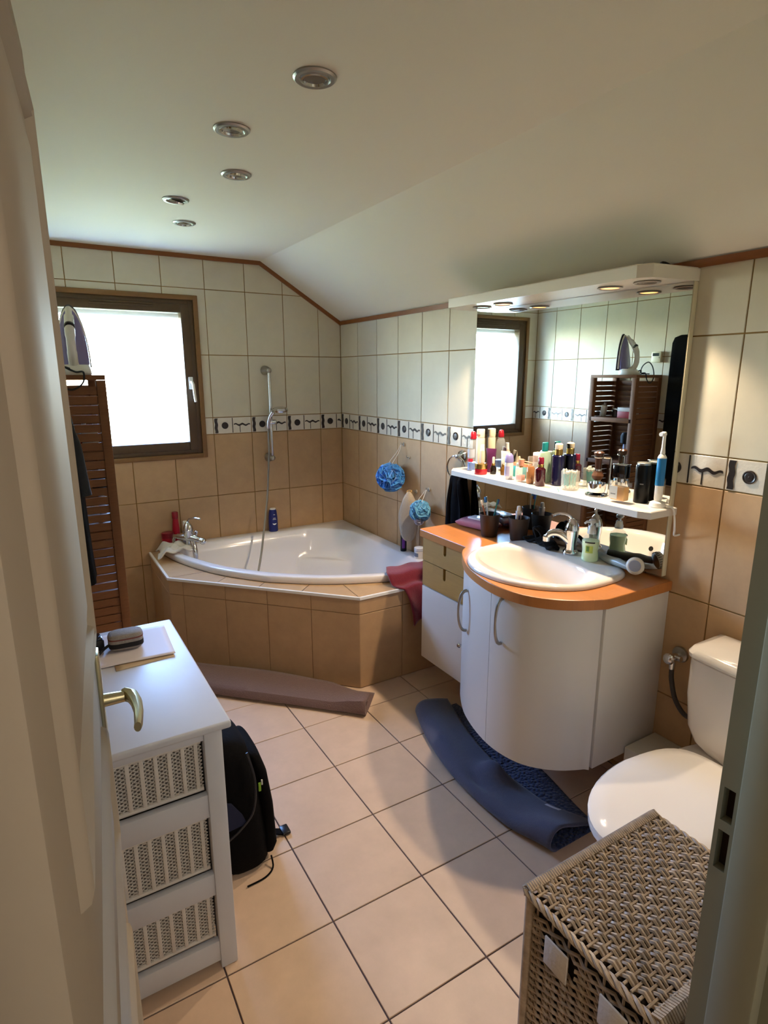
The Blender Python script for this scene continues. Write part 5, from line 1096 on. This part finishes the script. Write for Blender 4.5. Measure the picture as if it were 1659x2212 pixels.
obj('robe_body', B().loft([robe_ring(.86, -1.600, -1.365, .145), robe_ring(.95, -1.610, -1.345, .14, .5), robe_ring(1.15, -1.620, -1.325, .135, 1), robe_ring(1.4, -1.620, -1.315, .12, 1.5), robe_ring(1.65, -1.600, -1.305, .095, 2), robe_ring(1.79, -1.580, -1.300, .08, 2.2), robe_ring(1.825, -1.560, -1.310, .07, 2.2), robe_ring(1.84, -1.520, -1.345, .05, 2.2)]), rbm, rob, local=False, smooth=60)
obj('sleeve', B().tube(cr([(XL + .045, -1.49, 1.74), (XL + .07, -1.50, 1.55), (XL + .10, -1.51, 1.35), (XL + .115, -1.52, 1.17)], 5), [.035]*5 + [.042]*5 + [.048]*5 + [.05], 16), mat('robe_sleeve_grey', '#1D2022', .95, bump=.4, bscale=130), rob, local=False)

# ------------------------------------------------------------------ ceiling downlights
for i, (x, y, tilt, lb_) in enumerate([(-1.233, -2.325, .0, 'nearest of the row, largest'), (-1.314, -1.920, .10, 'second from the doorway'), (-1.183, -1.538, .12, 'third from the doorway'), (-1.302, -1.109, .45, 'tilted lamp showing its bright cup'), (-1.188, -.745, .0, 'closest to the window wall')]):
    t = thing('ceiling_downlight', 'unlit chrome ceiling downlight, ' + lb_, 'downlight', (x, y, ZC), .5)
    obj('trim_ring', B().lathe([(.053, -.0005), (.053, -.003), (.048, -.007), (.039, -.007), (.036, -.003), (.036, -.001)], 32, cap=False), SATIN, t)
    Mt = RX(tilt); cu = obj('lamp_cup', B().lathe([(.035, -.0022), (.034, -.009), (.029, -.0095), (.027, -.004)], 28, M=Mt, cap=False), CHROME, t); obj('lamp_glass', B().lathe([(1e-6, -.0055), (.015, -.0052), (.0272, -.0040)], 24, M=Mt), plain('dull_lamp_glass', '#6A6258', .25) if i != 3 else plain('bright_cup', '#D9D6CE', .15, metal=.6), cu)

# ------------------------------------------------------------------ bath mats
e_ = (Vector(S2) - Vector(S1)).normalized(); nv = Vector((e_.y, -e_.x)); nv = nv if nv.dot(Vector((-1, -1))) > 0 else -nv
def mat1(u, v):
    s = -.12 + 1.25*u; base = Vector(S1) + e_*(s + .06)
    opn = .006 + .030*sst(.86, 1.0, u); W = .255 + .01*math.sin(5*u); bk = .02 + .012*math.sin(9*u)
    q = [(bk, .005), (W*.5, .005), (W - .02, .006), (W, .017 + opn*.35), (W - .014, .036 + opn), (W*.55, .034 + opn*.8 + .004*math.sin(6*u)), (bk + .055*sst(.8, 1, u)*1.4 + .01, .032 + opn*.3)]
    q = MQ1 if False else q; t = v*(len(q) - 1); i = min(int(t), len(q) - 2); f = t - i
    f2 = f*f*(3 - 2*f) if False else f
    w_ = q[i][0]*(1-f2) + q[i+1][0]*f2; z = q[i][1]*(1-f2) + q[i+1][1]*f2; p = base + nv*w_ + e_*(.02*math.sin(3*v) if u > .95 else 0); return (p.x, p.y, z)
o = solid(obj('bath_mat', B().grid(mat1, 50, 24), BROWNM, smooth=60), .008, 1); tag(o, 'taupe brown bath mat folded double along the front of the tub', 'bath mat')
def mat2p(u):
    y = -1.725 - .925*u; bulge = math.exp(-((u - .60)/.065)**2); end = sst(.80, 1.0, u); st = 1 - sst(0, .10, u)
    fx_ = -.600 - .045*math.sin(PI*u)*1.0 + .10*(1 - u)**2.2 + .02*end; bx = -.275 - .10*sst(.55, 1, u)*.6
    return y, bulge, end, st, fx_, bx
def mat2(u, v):
    y, bulge, end, st, fx_, bx = mat2p(u); h = .014 + .022*end + .010*st
    tx = fx_ + .190 + .030*end - .03*bulge
    q = [(bx, .005), ((bx*2 + fx_)/3, .005), ((bx + fx_*2)/3, .005), (fx_ + .03, .006), (fx_, .006 + h*.7), (fx_ + .012, .016 + h*1.55), (fx_ + .05, .022 + h*1.6 - .012*bulge + .006*math.sin(7*u)), (fx_ + .12, .018 + h*1.1 + .062*bulge), (tx, .016 + h*.15 + .022*bulge)]
    t = v*(len(q) - 1); i = min(int(t), len(q) - 2); f = t - i
    a, b_, c, d = q[max(i-1, 0)], q[i], q[i+1], q[min(i+2, len(q)-1)]
    cat = lambda k: .5*(2*b_[k] + (c[k]-a[k])*f + (2*a[k]-5*b_[k]+4*c[k]-d[k])*f*f + (3*b_[k]-a[k]-3*c[k]+d[k])*f**3)
    return (cat(0), y + .03*(v-.5)*st, max(cat(1), .005))
bb = B(); bb.grid(mat2, 60, 32); bb.m = [1 if (k // 60) < 11 else 0 for k in range(60*32)]
o = solid(obj('bath_mat', bb, [NAVYM, NAVYB], smooth=60), .007, 1); o.modifiers['thickness'].material_offset = 0; tag(o, 'dark blue-grey bath mat with bobbled pile, half folded over under the basin cabinet', 'bath mat')
obj('care_label', B().grid(lambda u, v: tuple(Vector(mat2(.83 + .055*u, .955 + .03*v)) + Vector((0, 0, .0085))), 8, 2), plain('white_label_cloth', '#D5D8E2', .7), o, label='small white care label at the flap edge')
